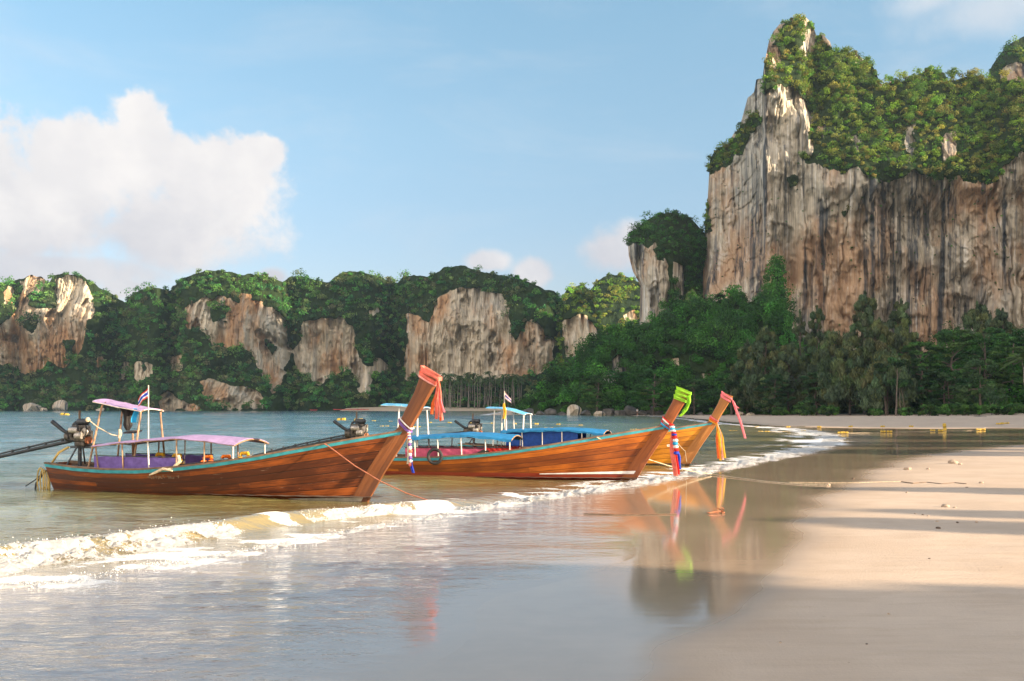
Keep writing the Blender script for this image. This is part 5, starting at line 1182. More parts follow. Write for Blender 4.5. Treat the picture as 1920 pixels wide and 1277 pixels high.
# boulders
def boulder(px, d, w_px, h_px, label, seed, zb=-.3, group=None, mat=None):
    bm = bmesh.new(); bmesh.ops.create_icosphere(bm, subdivisions=4, radius=1.0); P_ = np.array([v.co[:] for v in bm.verts])
    rg_ = np.random.default_rng(seed); cuts = rg_.normal(size=(9, 3)); cuts /= np.linalg.norm(cuts, axis=1)[:, None]
    for c_ in cuts:
        dd = P_ @ c_; lim = rg_.uniform(.55, .85); P_ = P_ - np.clip(dd - lim, 0, None)[:, None] * c_[None]
    P_ = P_ * (1 + .10 * fbm(P_ * 2.2 + seed, 4, seed))[:, None]
    w_, h_ = w_px / K * d / 2, h_px / K * d; P_ = P_ * (w_, w_ * .8, h_ * .62); P_[:, 2] += h_ * .42
    for v, c_ in zip(bm.verts, P_): v.co = c_
    me = bpy.data.meshes.new('boulder'); bm.to_mesh(me); bm.free(); me.polygons.foreach_set('use_smooth', [True] * len(me.polygons)); me.set_sharp_from_angle(angle=R_(30)); me.materials.append(mat or M['boulder'])
    o = bpy.data.objects.new('boulder', me); COL.objects.link(o); x = PX(px, d); o.location = (x, d, zb); o.rotation_euler = (0, 0, rg_.uniform(-.4, .4)); tag(o, label, 'boulder', group); return o
GB = 'dark boulders at the foot of the headland'
for i, (px, d, w, h, lab) in enumerate([(992, 258, 34, 20, None), (1012, 254, 30, 14, None), (1034, 256, 34, 22, None), (1052, 252, 26, 13, None), (1076, 250, 42, 30, 'big pale-topped boulder at the water below the headland, left of the second boat\'s prow'), (1098, 254, 30, 18, None), (1122, 248, 34, 15, 'low rounded boulder at the water right of the pale-topped one'),
        (1140, 254, 36, 24, None), (1162, 252, 30, 20, None), (1182, 254, 34, 28, None), (1205, 250, 30, 20, None), (1228, 252, 40, 32, 'big rounded dark boulder just left of the green-scarved prow'), (1262, 246, 28, 16, None), (1285, 244, 26, 14, None), (1312, 240, 24, 12, None), (1386, 228, 30, 14, 'grey boulder at the sand edge right of the third prow'), (1408, 226, 22, 10, 'small grey stone block at the sand edge, rightmost of the boulders')]):
    boulder(px, d, w * .78, h * .72, lab or 'dark wet boulder in the row along the headland shore', 600 + i, -.3 if px < 1240 else sandz_at(PX(px, d), d) - .3, GB, M['boulder'] if lab and ('pale' in lab or 'grey' in lab) else M['dark_boulder'])
boulder(62, 560, 44, 17, 'long low pale boulder at the far left shore', 640); boulder(114, 558, 30, 21, 'pointed pale boulder at the far left shore, beside the long one', 641); boulder(188, 562, 16, 8, 'small grey boulder at the far left shore', 642); boulder(82, 556, 14, 8, 'smallest pale rock between the two pale boulders', 643)

# ------------------------------------------------------------------ scarves, flags, ropes, gear
C_SAL = cloth('salmon_cloth', (0.86, 0.22, 0.16), transl=0.35); C_ORA = cloth('orange_cloth', (0.90, 0.20, 0.05), transl=0.35); C_PNK = cloth('pink_cloth', (0.88, 0.26, 0.30), transl=0.35); C_PPK = cloth('pale_pink_cloth', (0.90, 0.50, 0.45), transl=0.35)
C_GRN = cloth('lime_cloth', (0.36, 0.72, 0.05), transl=0.35); C_TEA = cloth('turquoise_cloth', (0.03, 0.48, 0.42), transl=0.3); C_PUR = cloth('purple_cloth', (0.24, 0.13, 0.42), transl=0.3); C_WHT = cloth('white_cloth', (0.82, 0.80, 0.78), transl=0.3)
C_RED = cloth('red_cloth', (0.72, 0.035, 0.03), transl=0.3); C_BLU = cloth('blue_cloth', (0.03, 0.07, 0.50), transl=0.3); C_YEL = cloth('yellow_cloth', (0.90, 0.55, 0.06), transl=0.35); C_SKY = cloth('sky_blue_cloth', (0.04, 0.42, 0.72), transl=0.3); C_BLK = cloth('black_cloth', (0.03, 0.028, 0.026), transl=0.05); C_CRM = cloth('cream_cloth', (0.62, 0.55, 0.42), transl=0.2)
bpy.context.view_layer.update()
def on_boat(o, boat): o.location = boat.location; o.rotation_euler = boat.rotation_euler; return o
def strip(mb, pts, wid, rng, fold=.35, across=Vector((1, 0, 0)), n=18):
    """a hanging strip of cloth along pts with lengthwise folds"""
    P_ = [Vector(p) for p in pts]; rows = []; ph = rng.uniform(0, 6.28); ph2 = rng.uniform(0, 6.28)
    for i in range(n):
        t = i / (n - 1); k = min(int(t * (len(P_) - 1)), len(P_) - 2); p = P_[k].lerp(P_[k + 1], t * (len(P_) - 1) - k); r_ = []
        w_ = wid * (.55 + .45 * min(t * 3, 1)) * (1 + .15 * math.sin(3 * t + ph)); nrm = Vector((0, 1, 0)) if abs(across.y) < .7 else Vector((1, 0, 0))
        for j in range(7):
            q_ = -1 + j / 3; r_.append(p + across * q_ * w_ / 2 + nrm * wid * fold * math.sin(q_ * 4.2 + ph + 1.4 * t) * .5 + across * .012 * math.sin(7 * t + ph2) + nrm * .015 * math.sin(5 * t + ph2))
        rows.append(r_)
    mb.grid(rows)
def prow_pt(z, front, kp):
    zz = 1.53 + (z - 1.53) / kp
    return float(np.interp(zz, [p_[1] for p_ in (FRONT if front else BACK)], [p_[0] for p_ in (FRONT if front else BACK)])) if kp == 1 else ((8.985 if front else 8.71) + (float(np.interp(zz, [p_[1] for p_ in (FRONT if front else BACK)], [p_[0] for p_ in (FRONT if front else BACK)])) - (8.985 if front else 8.71)) * kp)
def wrap(mb, z0f, z0b, wid, kp, rng, turns=1, off=.012, yw=.085):
    for k in range(turns):
        dz = wid * .8 * k; rows = []
        xf, xb = prow_pt(z0f + dz, 1, kp) + off + .004 * k, prow_pt(z0b + dz, 0, kp) - off - .004 * k; y_ = yw + off + .004 * k
        loop = [(0, -1), (.1, -1.12), (.35, -1.16), (.65, -1.16), (.9, -1.12), (1, -1), (1.02, 0), (1, 1), (.9, 1.12), (.5, 1.16), (.1, 1.12), (0, 1), (-.02, 0), (0, -1)]
        for r_ in range(6):
            q_ = -1 + .4 * r_; rows.append([(xb + (xf - xb) * t, y_ * yy + (-.008 if yy < 0 else .008) * math.cos(q_ * 5 + k), z0b + dz + (z0f - z0b) * t + q_ * wid / 2 * (1 - .35 * t) + .006 * math.sin(t * 9 + k * 2)) for (t, yy) in loop])
        mb.grid(rows)
def scarf(boat, label, wraps, tails, name='scarf', group=None):
    root = on_boat(empty(name), boat); tag(root, label, 'scarf', group); rng = random.Random(len(label))
    for (z0f, z0b, wid, turns, kp, mat, yw) in wraps: mb = MB(); wrap(mb, z0f, z0b, wid, kp, rng, turns, yw=yw); mb.build('wrap', mat, root, recalc=False)
    for (pts, wid, mat, fold) in tails: mb = MB(); strip(mb, pts, wid, rng, fold, Vector((.9, -.42, 0))); mb.build('tail', mat, root, recalc=False)
    return root
GS = 'cloths tied round the prows'
Y0 = -.10
scarf(b1, 'salmon pink and orange scarves hanging from the prow tip of the nearest boat', [(2.50, 2.70, .13, 2, 1, C_SAL, .095), (2.46, 2.66, .05, 1, 1, C_PPK, .102)],
      [([(9.63, Y0, 2.60), (9.655, Y0 - .02, 2.40), (9.64 + dx, Y0 - .03, 2.1), (9.65 + dx * 1.5, Y0 - .03, zl)], w_, m_, .4) for dx, zl, w_, m_ in ((-.09, 1.86, .10, C_ORA), (-.03, 1.76, .09, C_SAL), (.02, 1.80, .08, C_PPK), (.06, 1.74, .10, C_SAL), (.09, 1.90, .07, C_PNK), (.03, 1.72, .06, C_ORA))], group=GS)
def braid(root, pts, mats, r=.034, n=16):
    P_ = [Vector(p) for p in pts]
    for i in range(n):
        def at_(t): k = min(int(t * (len(P_) - 1)), len(P_) - 2); return P_[k].lerp(P_[k + 1], t * (len(P_) - 1) - k)
        a_, b_ = at_(i / n), at_((i + 1) / n); c_ = (a_ + b_) / 2; mb = MB(); h_ = (b_ - a_).length * .62
        mb.lathe([(r * .35, -h_), (r * .9, -h_ * .5), (r, 0), (r * .9, h_ * .5), (r * .35, h_)], c_ + Vector((.008 * math.sin(i * 2.1), 0, 0)), 'z', 9); mb.build('bead', mats[i % len(mats)], root)
g = scarf(b1, 'braided purple and white garland hanging from the prow base of the nearest boat', [(1.50, 1.72, .10, 1, 1, C_PUR, .10), (1.56, 1.78, .05, 1, 1, C_WHT, .108)],
          [([(9.0, Y0 - .05, 1.50), (9.02, Y0 - .08, 1.2), (8.99, Y0 - .08, .82)], .07, C_CRM, .4), ([(9.06, Y0 - .10, .98), (9.10, Y0 - .1, .80), (9.12, Y0 - .10, .64)], .08, C_BLU, .5)], 'garland', GS)
braid(g, [(9.00, Y0 - .06, 1.52), (9.05, Y0 - .10, 1.3), (9.07, Y0 - .10, .78)], [C_PUR, C_WHT, C_SAL, C_WHT], .040, 15)
kp = .77
scarf(b2, 'lime green scarf tied round the middle prow tip and trailing down its front', [(2.16, 2.30, .13, 3, kp, C_GRN, .092)],
      [([(9.46, Y0 - .01, 2.34), (9.47, Y0 - .05, 2.15), (9.36, Y0 - .06, 1.93), (9.22, Y0 - .05, 1.76)], .12, C_GRN, .35), ([(9.44, Y0 - .03, 2.30), (9.43, Y0 - .07, 2.08), (9.31, Y0 - .07, 1.88)], .08, C_GRN, .5)], group=GS)
g = scarf(b2, 'red white and blue garland at the prow base of the middle boat', [(1.44, 1.62, .11, 2, kp, C_RED, .10), (1.50, 1.70, .06, 1, kp, C_WHT, .115), (1.42, 1.58, .07, 1, kp, C_SKY, .118), (1.52, 1.60, .12, 1, kp, C_TEA, .096)],
          [([(9.00, Y0 - .08, 1.40), (9.02, Y0 - .10, .9), (9.10, Y0 - .11, .18)], .13, C_SAL, .4), ([(9.06, Y0 - .08, 1.30), (9.10, Y0 - .11, .8), (9.17, Y0 - .12, .22)], .09, C_RED, .5), ([(9.16, Y0 - .10, .85), (9.20, Y0 - .12, .6), (9.22, Y0 - .12, .36)], .10, C_BLU, .4)], 'garland', GS)
braid(g, [(8.98, Y0 - .06, 1.56), (9.08, Y0 - .12, 1.25), (9.13, Y0 - .12, .75)], [C_RED, C_WHT, C_SKY, C_WHT, C_RED, C_BLU], .075, 12)
scarf(b3, 'pink scarf on the prow tip of the farthest boat with one long tail blowing forward', [(2.20, 2.40, .11, 2, kp, C_PNK, .092)],
      [([(9.48, Y0, 2.22), (9.58, Y0 - .05, 2.0), (9.74, Y0 - .08, 1.5), (9.90, Y0 - .08, .98)], .09, C_PNK, .4), ([(9.47, Y0, 2.24), (9.55, Y0 - .03, 2.08), (9.66, Y0 - .03, 1.98)], .10, C_PNK, .4)], group=GS)
scarf(b3, 'yellow and pink scarves knotted at the prow base of the farthest boat', [(1.48, 1.64, .09, 1, kp, C_ORA, .10), (1.54, 1.70, .07, 1, kp, C_PNK, .104), (1.44, 1.58, .05, 1, kp, C_YEL, .108)],
      [([(8.98, Y0 - .06, 1.46), (9.04 + dx, Y0 - .09, 1.0), (9.10 + dx * 1.3, Y0 - .10, zl)], w_, m_, .4) for dx, zl, w_, m_ in ((-.06, .30, .09, C_ORA), (0, .24, .10, C_YEL), (.06, .26, .09, C_PPK), (.11, .32, .08, C_YEL))], group=GS)

# mooring ropes
def rope(label, pts, r, mat, sag=0.0, name='rope', cat='rope'):
    P_ = [Vector(p) for p in pts]; out_ = []
    for i in range(len(P_) - 1):
        for k in range(14): t = k / 14; q_ = P_[i].lerp(P_[i + 1], t); q_.z -= (sag if i == 0 else 0) * 4 * t * (1 - t); out_.append(q_)
    out_.append(P_[-1]); mb = MB(); mb.tube(out_, r, 6); o = mb.build(name, mat); tag(o, label, cat); return o
def bw(boat, x, y, z): return boat.matrix_world @ Vector((x, y, z))
hb = half_beam(7.25)
rope('thin red mooring rope running from the nearest boat into the foam', [bw(b1, 7.1, -hb * .4, sheer_z(7.1) + .05), bw(b1, 7.25, -hb - .02, sheer_z(7.25) + .035), bw(b1, 7.36, -hb - .03, sheer_z(7.3) - .03)] + [bw(b1, 7.36, -hb - .03, sheer_z(7.3) - .03).lerp(at(866, 953, .02), t) - Vector((0, 0, .30 * 4 * t * (1 - t) * .8)) for t in (.2, .4, .6, .8, .92)] + [at(866, 953, .02), at(905, 962, -.03)], .012, ROPER)
hb = half_beam(7.05, 8.45)
r0 = bw(b2, 7.05, -hb - .03, sheer_z(7.05, 8.45) + .03); e_ = at(1335, 891, .03)
rope('pale mooring rope running from the middle boat across the wet sand', [bw(b2, 6.9, -hb * .3, sheer_z(6.9, 8.45) + .05), r0] + [r0.lerp(e_, t) - Vector((0, 0, .16 * 4 * t * (1 - t))) for t in (.2, .4, .6, .8)] + [e_, at(1390, 898, .015), at(1440, 904, .012), at(1500, 909, .012), at(1552, 911, .012)], .014, ROPE)
r0 = bw(b2, 9.0, -.12, 1.3); e_ = at(1288, 872, .05)
rope('thin pale line hanging from the middle boat\'s garland to the third boat\'s bow', [r0, bw(b2, 9.35, -.2, .85), e_], .009, ROPE, .05)
rope('dark brown rope lying straight on the wet sand in front of the middle boat', [at(1095, 964, .008), at(1150, 966, .012), at(1210, 966, .01), at(1268, 965, .012)], .010, RAILW)
rope('brown rope lying on the dry sand at the right', [at(1690, 904, .012), at(1712, 907, .014), at(1738, 905, .012), at(1765, 908, .012), at(1790, 906, .012), at(1812, 908, .01)], .012, RAILW)
rope('thin pale line lying across the wet sand toward the right', [at(1480, 905, .010), at(1600, 906, .012), at(1690, 904, .02)], .008, ROPE)
# anchor in the wet sand
p_ = at(1345, 963); root = empty('anchor', tuple(p_), .4); root.scale = (.62, .62, .62); tag(root, 'small rusty grapnel anchor lying on the wet sand below the yellow scarf', 'anchor')
mb = MB(); mb.tube([(-.30, 0, .03), (.16, 0, .07)], .022, 8); mb.lathe([(.03, -.02), (.045, 0), (.03, .02)], (.16, 0, .07), 'x', 10); mb.build('shank', RUST, root)
for k in range(4):
    a_ = k * math.pi / 2 + .5; mb = MB(); mb.tube([(.16, 0, .07), (.20, .09 * math.cos(a_), .07 + .07 * math.sin(a_)), (.14, .18 * math.cos(a_), .08 + .10 * math.sin(a_)), (.05, .2 * math.cos(a_), .08 + .11 * math.sin(a_))], [.018, .018, .015, .006], 6); mb.build('fluke', RUST, root)
mb = MB(); mb.tube([(-.30 + .05 * math.cos(t), .05 * math.sin(t), .035) for t in np.linspace(0, 6.28, 13)], .01, 6); mb.build('ring', RUST, root)
# stones and lumps on the sand
SHELL = simple('shell_grit', (0.36, 0.275, 0.20), .9, .3, 20, bump=.4)
for i, (px, py, w_, lab) in enumerate([(1759, 991, 9, 'darkest stone on the dry sand at the right'), (1757, 978, 6, None), (1773, 951, 15, 'largest lump of broken coral on the dry sand'), (1790, 953, 7, None), (1787, 869, 18, 'pale lump of sand and shell near the end of the wet strip'), (1800, 871, 7, None), (1702, 881, 14, 'pale lump lying at the edge of the wet sand'), (1740, 880, 7, None),
        (1813, 915, 6, None), (1666, 1151, 5, None), (1625, 1208, 5, None), (1463, 1205, 6, None), (1743, 1048, 5, None), (1740, 968, 5, None), (1730, 966, 5, None), (1716, 964, 5, None), (1795, 980, 5, None), (1831, 979, 6, None), (1552, 910, 10, 'pale lump where the mooring rope ends'), (1878, 1065, 5, None), (1636, 1252, 4, None), (1840, 906, 8, None), (1600, 898, 5, None), (1700, 924, 5, None)]):
    p_ = at(px, py); bm = bmesh.new(); bmesh.ops.create_icosphere(bm, subdivisions=3, radius=1.0); r_ = w_ / K * p_.y / 2; Q = np.array([v.co[:] for v in bm.verts]); Q = Q * (1 + .35 * fbm(Q * 1.7 + i * 3, 3, i))[:, None] * (r_, r_ * .9, r_ * .55)
    for v, c_ in zip(bm.verts, Q): v.co = c_
    me = bpy.data.meshes.new('stone'); bm.to_mesh(me); bm.free(); me.polygons.foreach_set('use_smooth', [True] * len(me.polygons)); me.materials.append(INN if (not lab or 'dark' in lab) and i % 2 == 0 else SHELL)
    o = bpy.data.objects.new('stone', me); COL.objects.link(o); o.location = (p_.x, p_.y, p_.z + r_ * .2); tag(o, lab or 'small stone or shell fragment lying loose on the sand', 'stone', 'small stones on the sand')

# yellow floats of the swimming area
FLOAT = simple('yellow_float', (0.50, 0.33, 0.03), .5, .25, 6.0)
fl0 = empty('float'); 
for k, x in enumerate((-.19, .19)):
    mb = MB(); mb.lathe([(.03, -.18), (.10, -.17), (.135, -.13), (.14, -.03), (.125, 0), (.14, .03), (.135, .13), (.10, .17), (.03, .18)], (x, 0, .06), 'x', 14); mb.build('barrel', FLOAT, fl0)
mb = MB(); mb.lathe([(.10, -.012), (.148, -.012), (.148, .012), (.10, .012)], (0, 0, .06), 'x', 14); mb.tube([(-.42, 0, .05), (.42, 0, .05)], .015, 6); mb.build('band', BLACK, fl0)
rn = random.Random(8); used0 = False
line_a = [(122, 779, 1), (640, 788, 1), (672, 789, 1), (701, 790, 1), (733, 791, 1), (806, 793, 1), (843, 793, 1), (885, 794, 1), (924, 794, 1), (965, 795, 1), (1006, 795, 1), (1047, 796, 1), (1089, 798, 1), (1136, 799, 1), (1184, 799, 1), (1282, 801, 1), (1320, 801, 1), (1378, 801, 1), (1418, 801, 1), (1478, 802, 1), (1536, 802, 1), (1594, 801, 1), (1654, 801, 1), (1710, 801, 1.2)]
line_b = [(716, 800, 2), (776, 801, 1.4), (823, 801, 1.4), (871, 802, 1.4), (1024, 803, 1.5), (1185, 806, 1.6), (1253, 808, 1), (1370, 809, 1.5), (1428, 810, 1.5), (1505, 809, 1.3), (1575, 813, 1.4), (1655, 811, 1.4), (1750, 809, 1.7), (1832, 807, 1.6), (1870, 796, 1.6), (1882, 795, 1.4)]
for li, ln in enumerate((line_a, line_b)):
    for (px, py, n_) in ln:
        p_ = at(px, py); sc = 8.5 / (.37 / p_.y * K) if py < 790 else min(8.0 / (.76 / p_.y * K), 0.8)
        for k in range(2 if n_ >= 1.4 else 1):
            o = fl0 if not used0 else copy_tree(fl0); used0 = True
            dry = sea_s(np.array([p_.x]), np.array([p_.y]))[0] < 0
            sc = max(sc, .55); o.location = (p_.x + k * .85 * sc, p_.y + rn.uniform(-.3, .3), p_.z - .02 + (.07 if dry else 0)); o.rotation_euler = (0, rn.uniform(-.1, .1), rn.uniform(-.25, .25)); o.scale = (sc,) * 3
            far = px == 122
            tag(o, 'lone yellow float far out at the left' if far else ('yellow float of the swimming line stranded on the sand' if dry else 'yellow float of the swimming line bobbing in the water'), 'float', 'yellow floats of the swimming line')
p_ = at(1770, 808); o = copy_tree(fl0); o.location = (p_.x, p_.y, p_.z + .30); o.rotation_euler = (0, 1.45, .2); o.scale = (.85, 1.0, 1.0); tag(o, 'yellow float standing upright on the sand, tallest of all', 'float', 'yellow floats of the swimming line')
mb = MB(); pts = [at(px, py, .03) for px, py, _ in line_b]; mb.tube(pts, .009, 5); tag(mb.build('float_line', ROPE), 'rope joining the nearer row of yellow floats', 'rope')
mb = MB(); pts = [at(px, py, .03) for px, py, _ in line_a[1:]]; mb.tube(pts, .009, 5); tag(mb.build('float_line', ROPE), 'rope joining the farther row of yellow floats', 'rope')

# gear in and on the boats
mb = MB(); wheel = empty('steering_wheel'); wheel.parent = b1
mb.tube([(2.05 + .19 * math.cos(t), .19 * math.sin(t), 1.44 + .03 * math.cos(t)) for t in np.linspace(0, 6.283, 25)], .020, 8)
for k in range(3): a_ = k * 2.094; mb.tube([(2.05, 0, 1.40), (2.05 + .19 * math.cos(a_), .19 * math.sin(a_), 1.44)], .013, 6)
mb.build('rim', BLACK, wheel); mb = MB(); mb.tube([(2.05, 0, 1.41), (2.05, 0, 1.0), (2.10, 0, .2)], .025, 8); mb.build('column', PIPE, wheel)
def local_thing(boat, name, label, cat, mat, fn, group=None):
    mb = MB(); fn(mb); o = mb.build(name, mat); on_boat(o, boat); tag(o, label, cat, group); return o
def furled(mb):
    for k in range(5):
        a_ = k * 1.26; mb.tube([(2.02 + .16 * math.cos(a_), -.1 + .14 * math.sin(a_), 2.02), (2.0 + .06 * math.cos(a_), -.1 + .06 * math.sin(a_), 1.86), (1.99 + .05 * math.cos(a_), -.1 + .05 * math.sin(a_), 1.72), (2.0 + .06 * math.cos(a_), -.1 + .06 * math.sin(a_), 1.6), (1.99 + .02 * math.cos(a_), -.1 + .02 * math.sin(a_), 1.47)], [.06, .05, .035, .05, .02], 7)
local_thing(b1, 'furled_curtain', 'black curtain rolled and tied under the nearest boat\'s small purple awning', 'curtain', C_BLK, furled)
def cy(mb): rng = random.Random(2); strip(mb, [(2.40, -.36, 1.98), (2.41, -.37, 1.85), (2.38, -.36, 1.66)], .16, rng, .5)
local_thing(b1, 'hanging_cloth', 'small turquoise cloth hanging from the nearest boat\'s small awning', 'cloth', C_SKY, cy)
def cordage(mb): mb.tube([(1.24, -.5, 1.72), (1.45, -.45, 1.55), (1.7, -.3, 1.38), (1.85, -.2, 1.34)], .012, 6); mb.lathe([(.03, -.05), (.06, 0), (.03, .05)], (1.22, -.5, 1.72), 'z', 8); mb.tube([(1.85, -.2, 1.5), (1.87, -.2, 1.4), (1.83, -.2, 1.3)], [.03, .045, .03], 7)
local_thing(b1, 'cord', 'pale cord slung between the nearest boat\'s awning posts', 'rope', ROPE, cordage)
def knot(mb):
    mb.tube([(3.72, -.82, .62), (3.5, -.84, .66), (3.3, -.83, .58), (3.15, -.85, .52)], [.02, .035, .03, .015], 7); mb.tube([(3.8, -.72, .95), (3.85, -.74, .82), (3.7, -.78, .68), (3.6, -.8, .66)], [.035, .045, .03, .02], 7)
local_thing(b1, 'rope', 'thick pale rope knotted over the nearest boat\'s side rail', 'rope', ROPE, knot)
for i, (boat, x, y, z, mat, lab) in enumerate([(b1, 2.75, .05, .86, YELLOW, 'pale yellow life jacket on the nearest boat\'s seats, leftmost'), (b1, 3.42, -.25, .86, YELLOW, 'yellow life jacket beside the knotted rope on the nearest boat'), (b1, 4.25, -.30, .84, ORANGE, 'orange life jacket with black straps on the nearest boat'), (b1, 4.55, -.05, .84, ORANGE, 'orange life jacket lying behind the black-strapped one'), (b1, 5.05, -.1, .92, YELLOW, 'yellow life jacket at the front end of the nearest boat\'s awning')]):
    root = empty('life_jacket'); on_boat(root, boat); z = z - .10; tag(root, lab, 'life jacket', 'life jackets on the nearest boat'); rt = Matrix.Rotation(.3 * (i % 3 - 1), 3, 'Z') @ Matrix.Rotation(.5, 3, 'X')
    mb = MB(); mb.box((x - .09, y, z), (.13, .10, .20), rt, .03); mb.box((x + .09, y, z), (.13, .10, .20), rt, .03); mb.tube([(x - .1, y, z + .12), (x - .08, y + .02, z + .17), (x + .08, y + .02, z + .17), (x + .1, y, z + .12)], .04, 8); mb.build('vest', mat, root)
    mb = MB(); mb.box((x, y - .005, z + .04), (.36, .112, .03), rt, .004); mb.box((x, y - .005, z - .06), (.36, .112, .03), rt, .004); mb.build('strap', BLACK, root)
def coil(mb):
    for k in range(3): mb.tube([(-.20 - .045 * k + (.07 + .012 * k) * math.cos(t), -.24 - .03 * k, .28 + (.24 + .03 * k) * math.sin(t)) for t in np.linspace(0, 6.283, 21)], .017, 6)
    mb.tube([(.5, -.28, 1.08), (.25, -.32, .95), (.05, -.30, .72), (-.08, -.25, .5), (-.1, -.24, .0), (-.1, -.24, -.2)], .028, 7)
local_thing(b1, 'hose', 'coiled yellow hose hanging over the nearest boat\'s stern into the water', 'hose', HOSEY, coil)
def cable(mb): mb.tube([(.1, -.2, .7), (-.25, -.25, .45), (-.45, -.26, .22), (-.52, -.26, -.1)], .022, 6); mb.tube([(-.2, -.25, .5), (-.5, -.26, .28), (-.75, -.27, .14)], .014, 6)
local_thing(b1, 'cable', 'dark cables trailing from the nearest boat\'s stern', 'cable', BLACK, cable)
def tyre(mb):
    mb.tube([(2.62 + .19 * math.cos(t), -.80, .66 + .19 * math.sin(t)) for t in np.linspace(0, 6.283, 25)], .045, 8)
local_thing(b2, 'tyre', 'old black tyre against the pink side of the middle boat', 'tyre', BLACK, tyre)
def bundle(mb): mb.tube([(3.7, -.66, .70), (3.95, -.66, .80), (4.15, -.64, .82)], [.03, .06, .03], 7)
local_thing(b2, 'sack', 'dark sack on the middle boat beside the red canvas', 'sack', C_BLK, bundle)
# lettering worn off the hulls
def hull_y(x, z, L): s = min(max((8 + (x - 8) * 8 / L + .08) / 9.05, 0), 1); zs = float(interp(s * 8.97, SHEER)); zk = -.32 + .10 * s ** 6; return hull_point(s, (z - zk) / (zs - zk), L)
def letters(boat, x0, z0, n, sz, mat, seed, L, gap):
    rng = random.Random(seed); mb = MB()
    for k in range(n):
        if rng.random() < gap: continue
        for q_ in range(3):
            x = x0 + k * sz * .85 + rng.uniform(0, .5) * sz; z = z0 + .02 * k * sz + rng.uniform(-.4, .4) * sz; a_ = rng.choice((0, 1.57, .8, 2.2)); l_ = sz * rng.uniform(.2, .42)
            pts = []
            for (du, dv) in ((-l_, -.012), (l_, -.012), (l_, .012), (-l_, .012)):
                u_, v_ = du * math.cos(a_) - dv * math.sin(a_), du * math.sin(a_) + dv * math.cos(a_); X_, Y_, Z_ = hull_y(x + u_, z + v_, L); pts.append((x + u_, -Y_ - .006, z + v_))
            mb.raw(pts, [(0, 1, 2, 3)])
    o = mb.build('faded_lettering', mat, boat, False, recalc=False)
letters(b1, 2.95, .46, 14, .075, RAILW, 3, 8.0, .35); letters(b3, 7.35, .72, 4, .10, WHITE, 5, 8.0, .0)
# flags
def flag(boat, label, x, y, z0, z1, cols, dirx, hgt, ln, seed, rad=.012):
    root = empty('flag'); on_boat(root, boat); tag(root, label, 'flag'); mb = MB(); mb.tube([(x, y, z0), (x, y, z1)], rad, 7); mb.build('flagpole', PALE, root)
    n_ = len(cols)
    for k, m_ in enumerate(cols):
        mb = MB(); rows = []
        for i in range(12):
            t = i / 11; r_ = []
            for q_ in (0, .5, 1): v = (sum(WS[:k]) + WS[k] * q_) * hgt; r_.append((x + dirx * ln * t * .8, y + .025 * math.sin(7 * t + v * 8), z1 - .05 - v * (1 - .3 * t) - ln * .78 * t ** 1.2))
            rows.append(r_)
        mb.grid(rows); mb.build('stripe', m_, root, recalc=False)
WS = [1 / 6, 1 / 6, 2 / 6, 1 / 6, 1 / 6]
flag(b1, 'drooping red white and blue striped flag on the nearest boat', 2.78, -.40, 1.2, 2.50, [C_RED, C_WHT, C_BLU, C_WHT, C_RED], -1, .22, .36, 1)
flag(b3, 'small faded striped flag on a thin pole amid the far boat\'s awnings', 1.68, -.5, .9, 2.58, [C_PPK, C_WHT, C_PUR, C_WHT, C_PPK], 1, .22, .30, 2)
def yr(mb): rng = random.Random(3); strip(mb, [(1.68, -.52, 2.15), (1.70, -.54, 1.9), (1.67, -.53, 1.6)], .10, rng, .5)
local_thing(b3, 'ribbon', 'yellow ribbon knotted on the thin flagpole of the far boat', 'ribbon', C_YEL, yr)

# far shore: kayaks; beach: people, bins, posts
kay = empty('kayak'); mb = MB(); rows = []
for i in range(13):
    t = -1 + i / 6; w_ = .38 * (1 - t * t) ** .6 + .02; rows.append([(t * 1.9, w_ * math.cos(a_), .18 + .16 * math.sin(a_) + .10 * t * t) for a_ in np.linspace(0, 6.283, 13)])
mb.grid(rows); mb.build('hull', simple('red_plastic', (0.55, 0.05, 0.04), .5), kay); mb = MB(); mb.box((-.2, 0, .36), (.9, .42, .05), bevel=.015); mb.box((-.6, 0, .46), (.06, .4, .22), bevel=.015); mb.build('seat', BLACK, kay)
for i, (px, d) in enumerate([(588, 566), (648, 569), (660, 567), (672, 570), (684, 568), (702, 571), (632, 568)]):
    o = kay if i == 0 else copy_tree(kay); o.location = (PX(px, d), d, .55 if i else .25); o.rotation_euler = (0, 0, .3 * (i % 3 - 1)); o.scale = (1.25,) * 3
    tag(o, 'single red kayak lying apart at the left on the far shore' if i == 0 else 'red kayak drawn up among others on the far shore', 'kayak', 'red kayaks on the far shore')
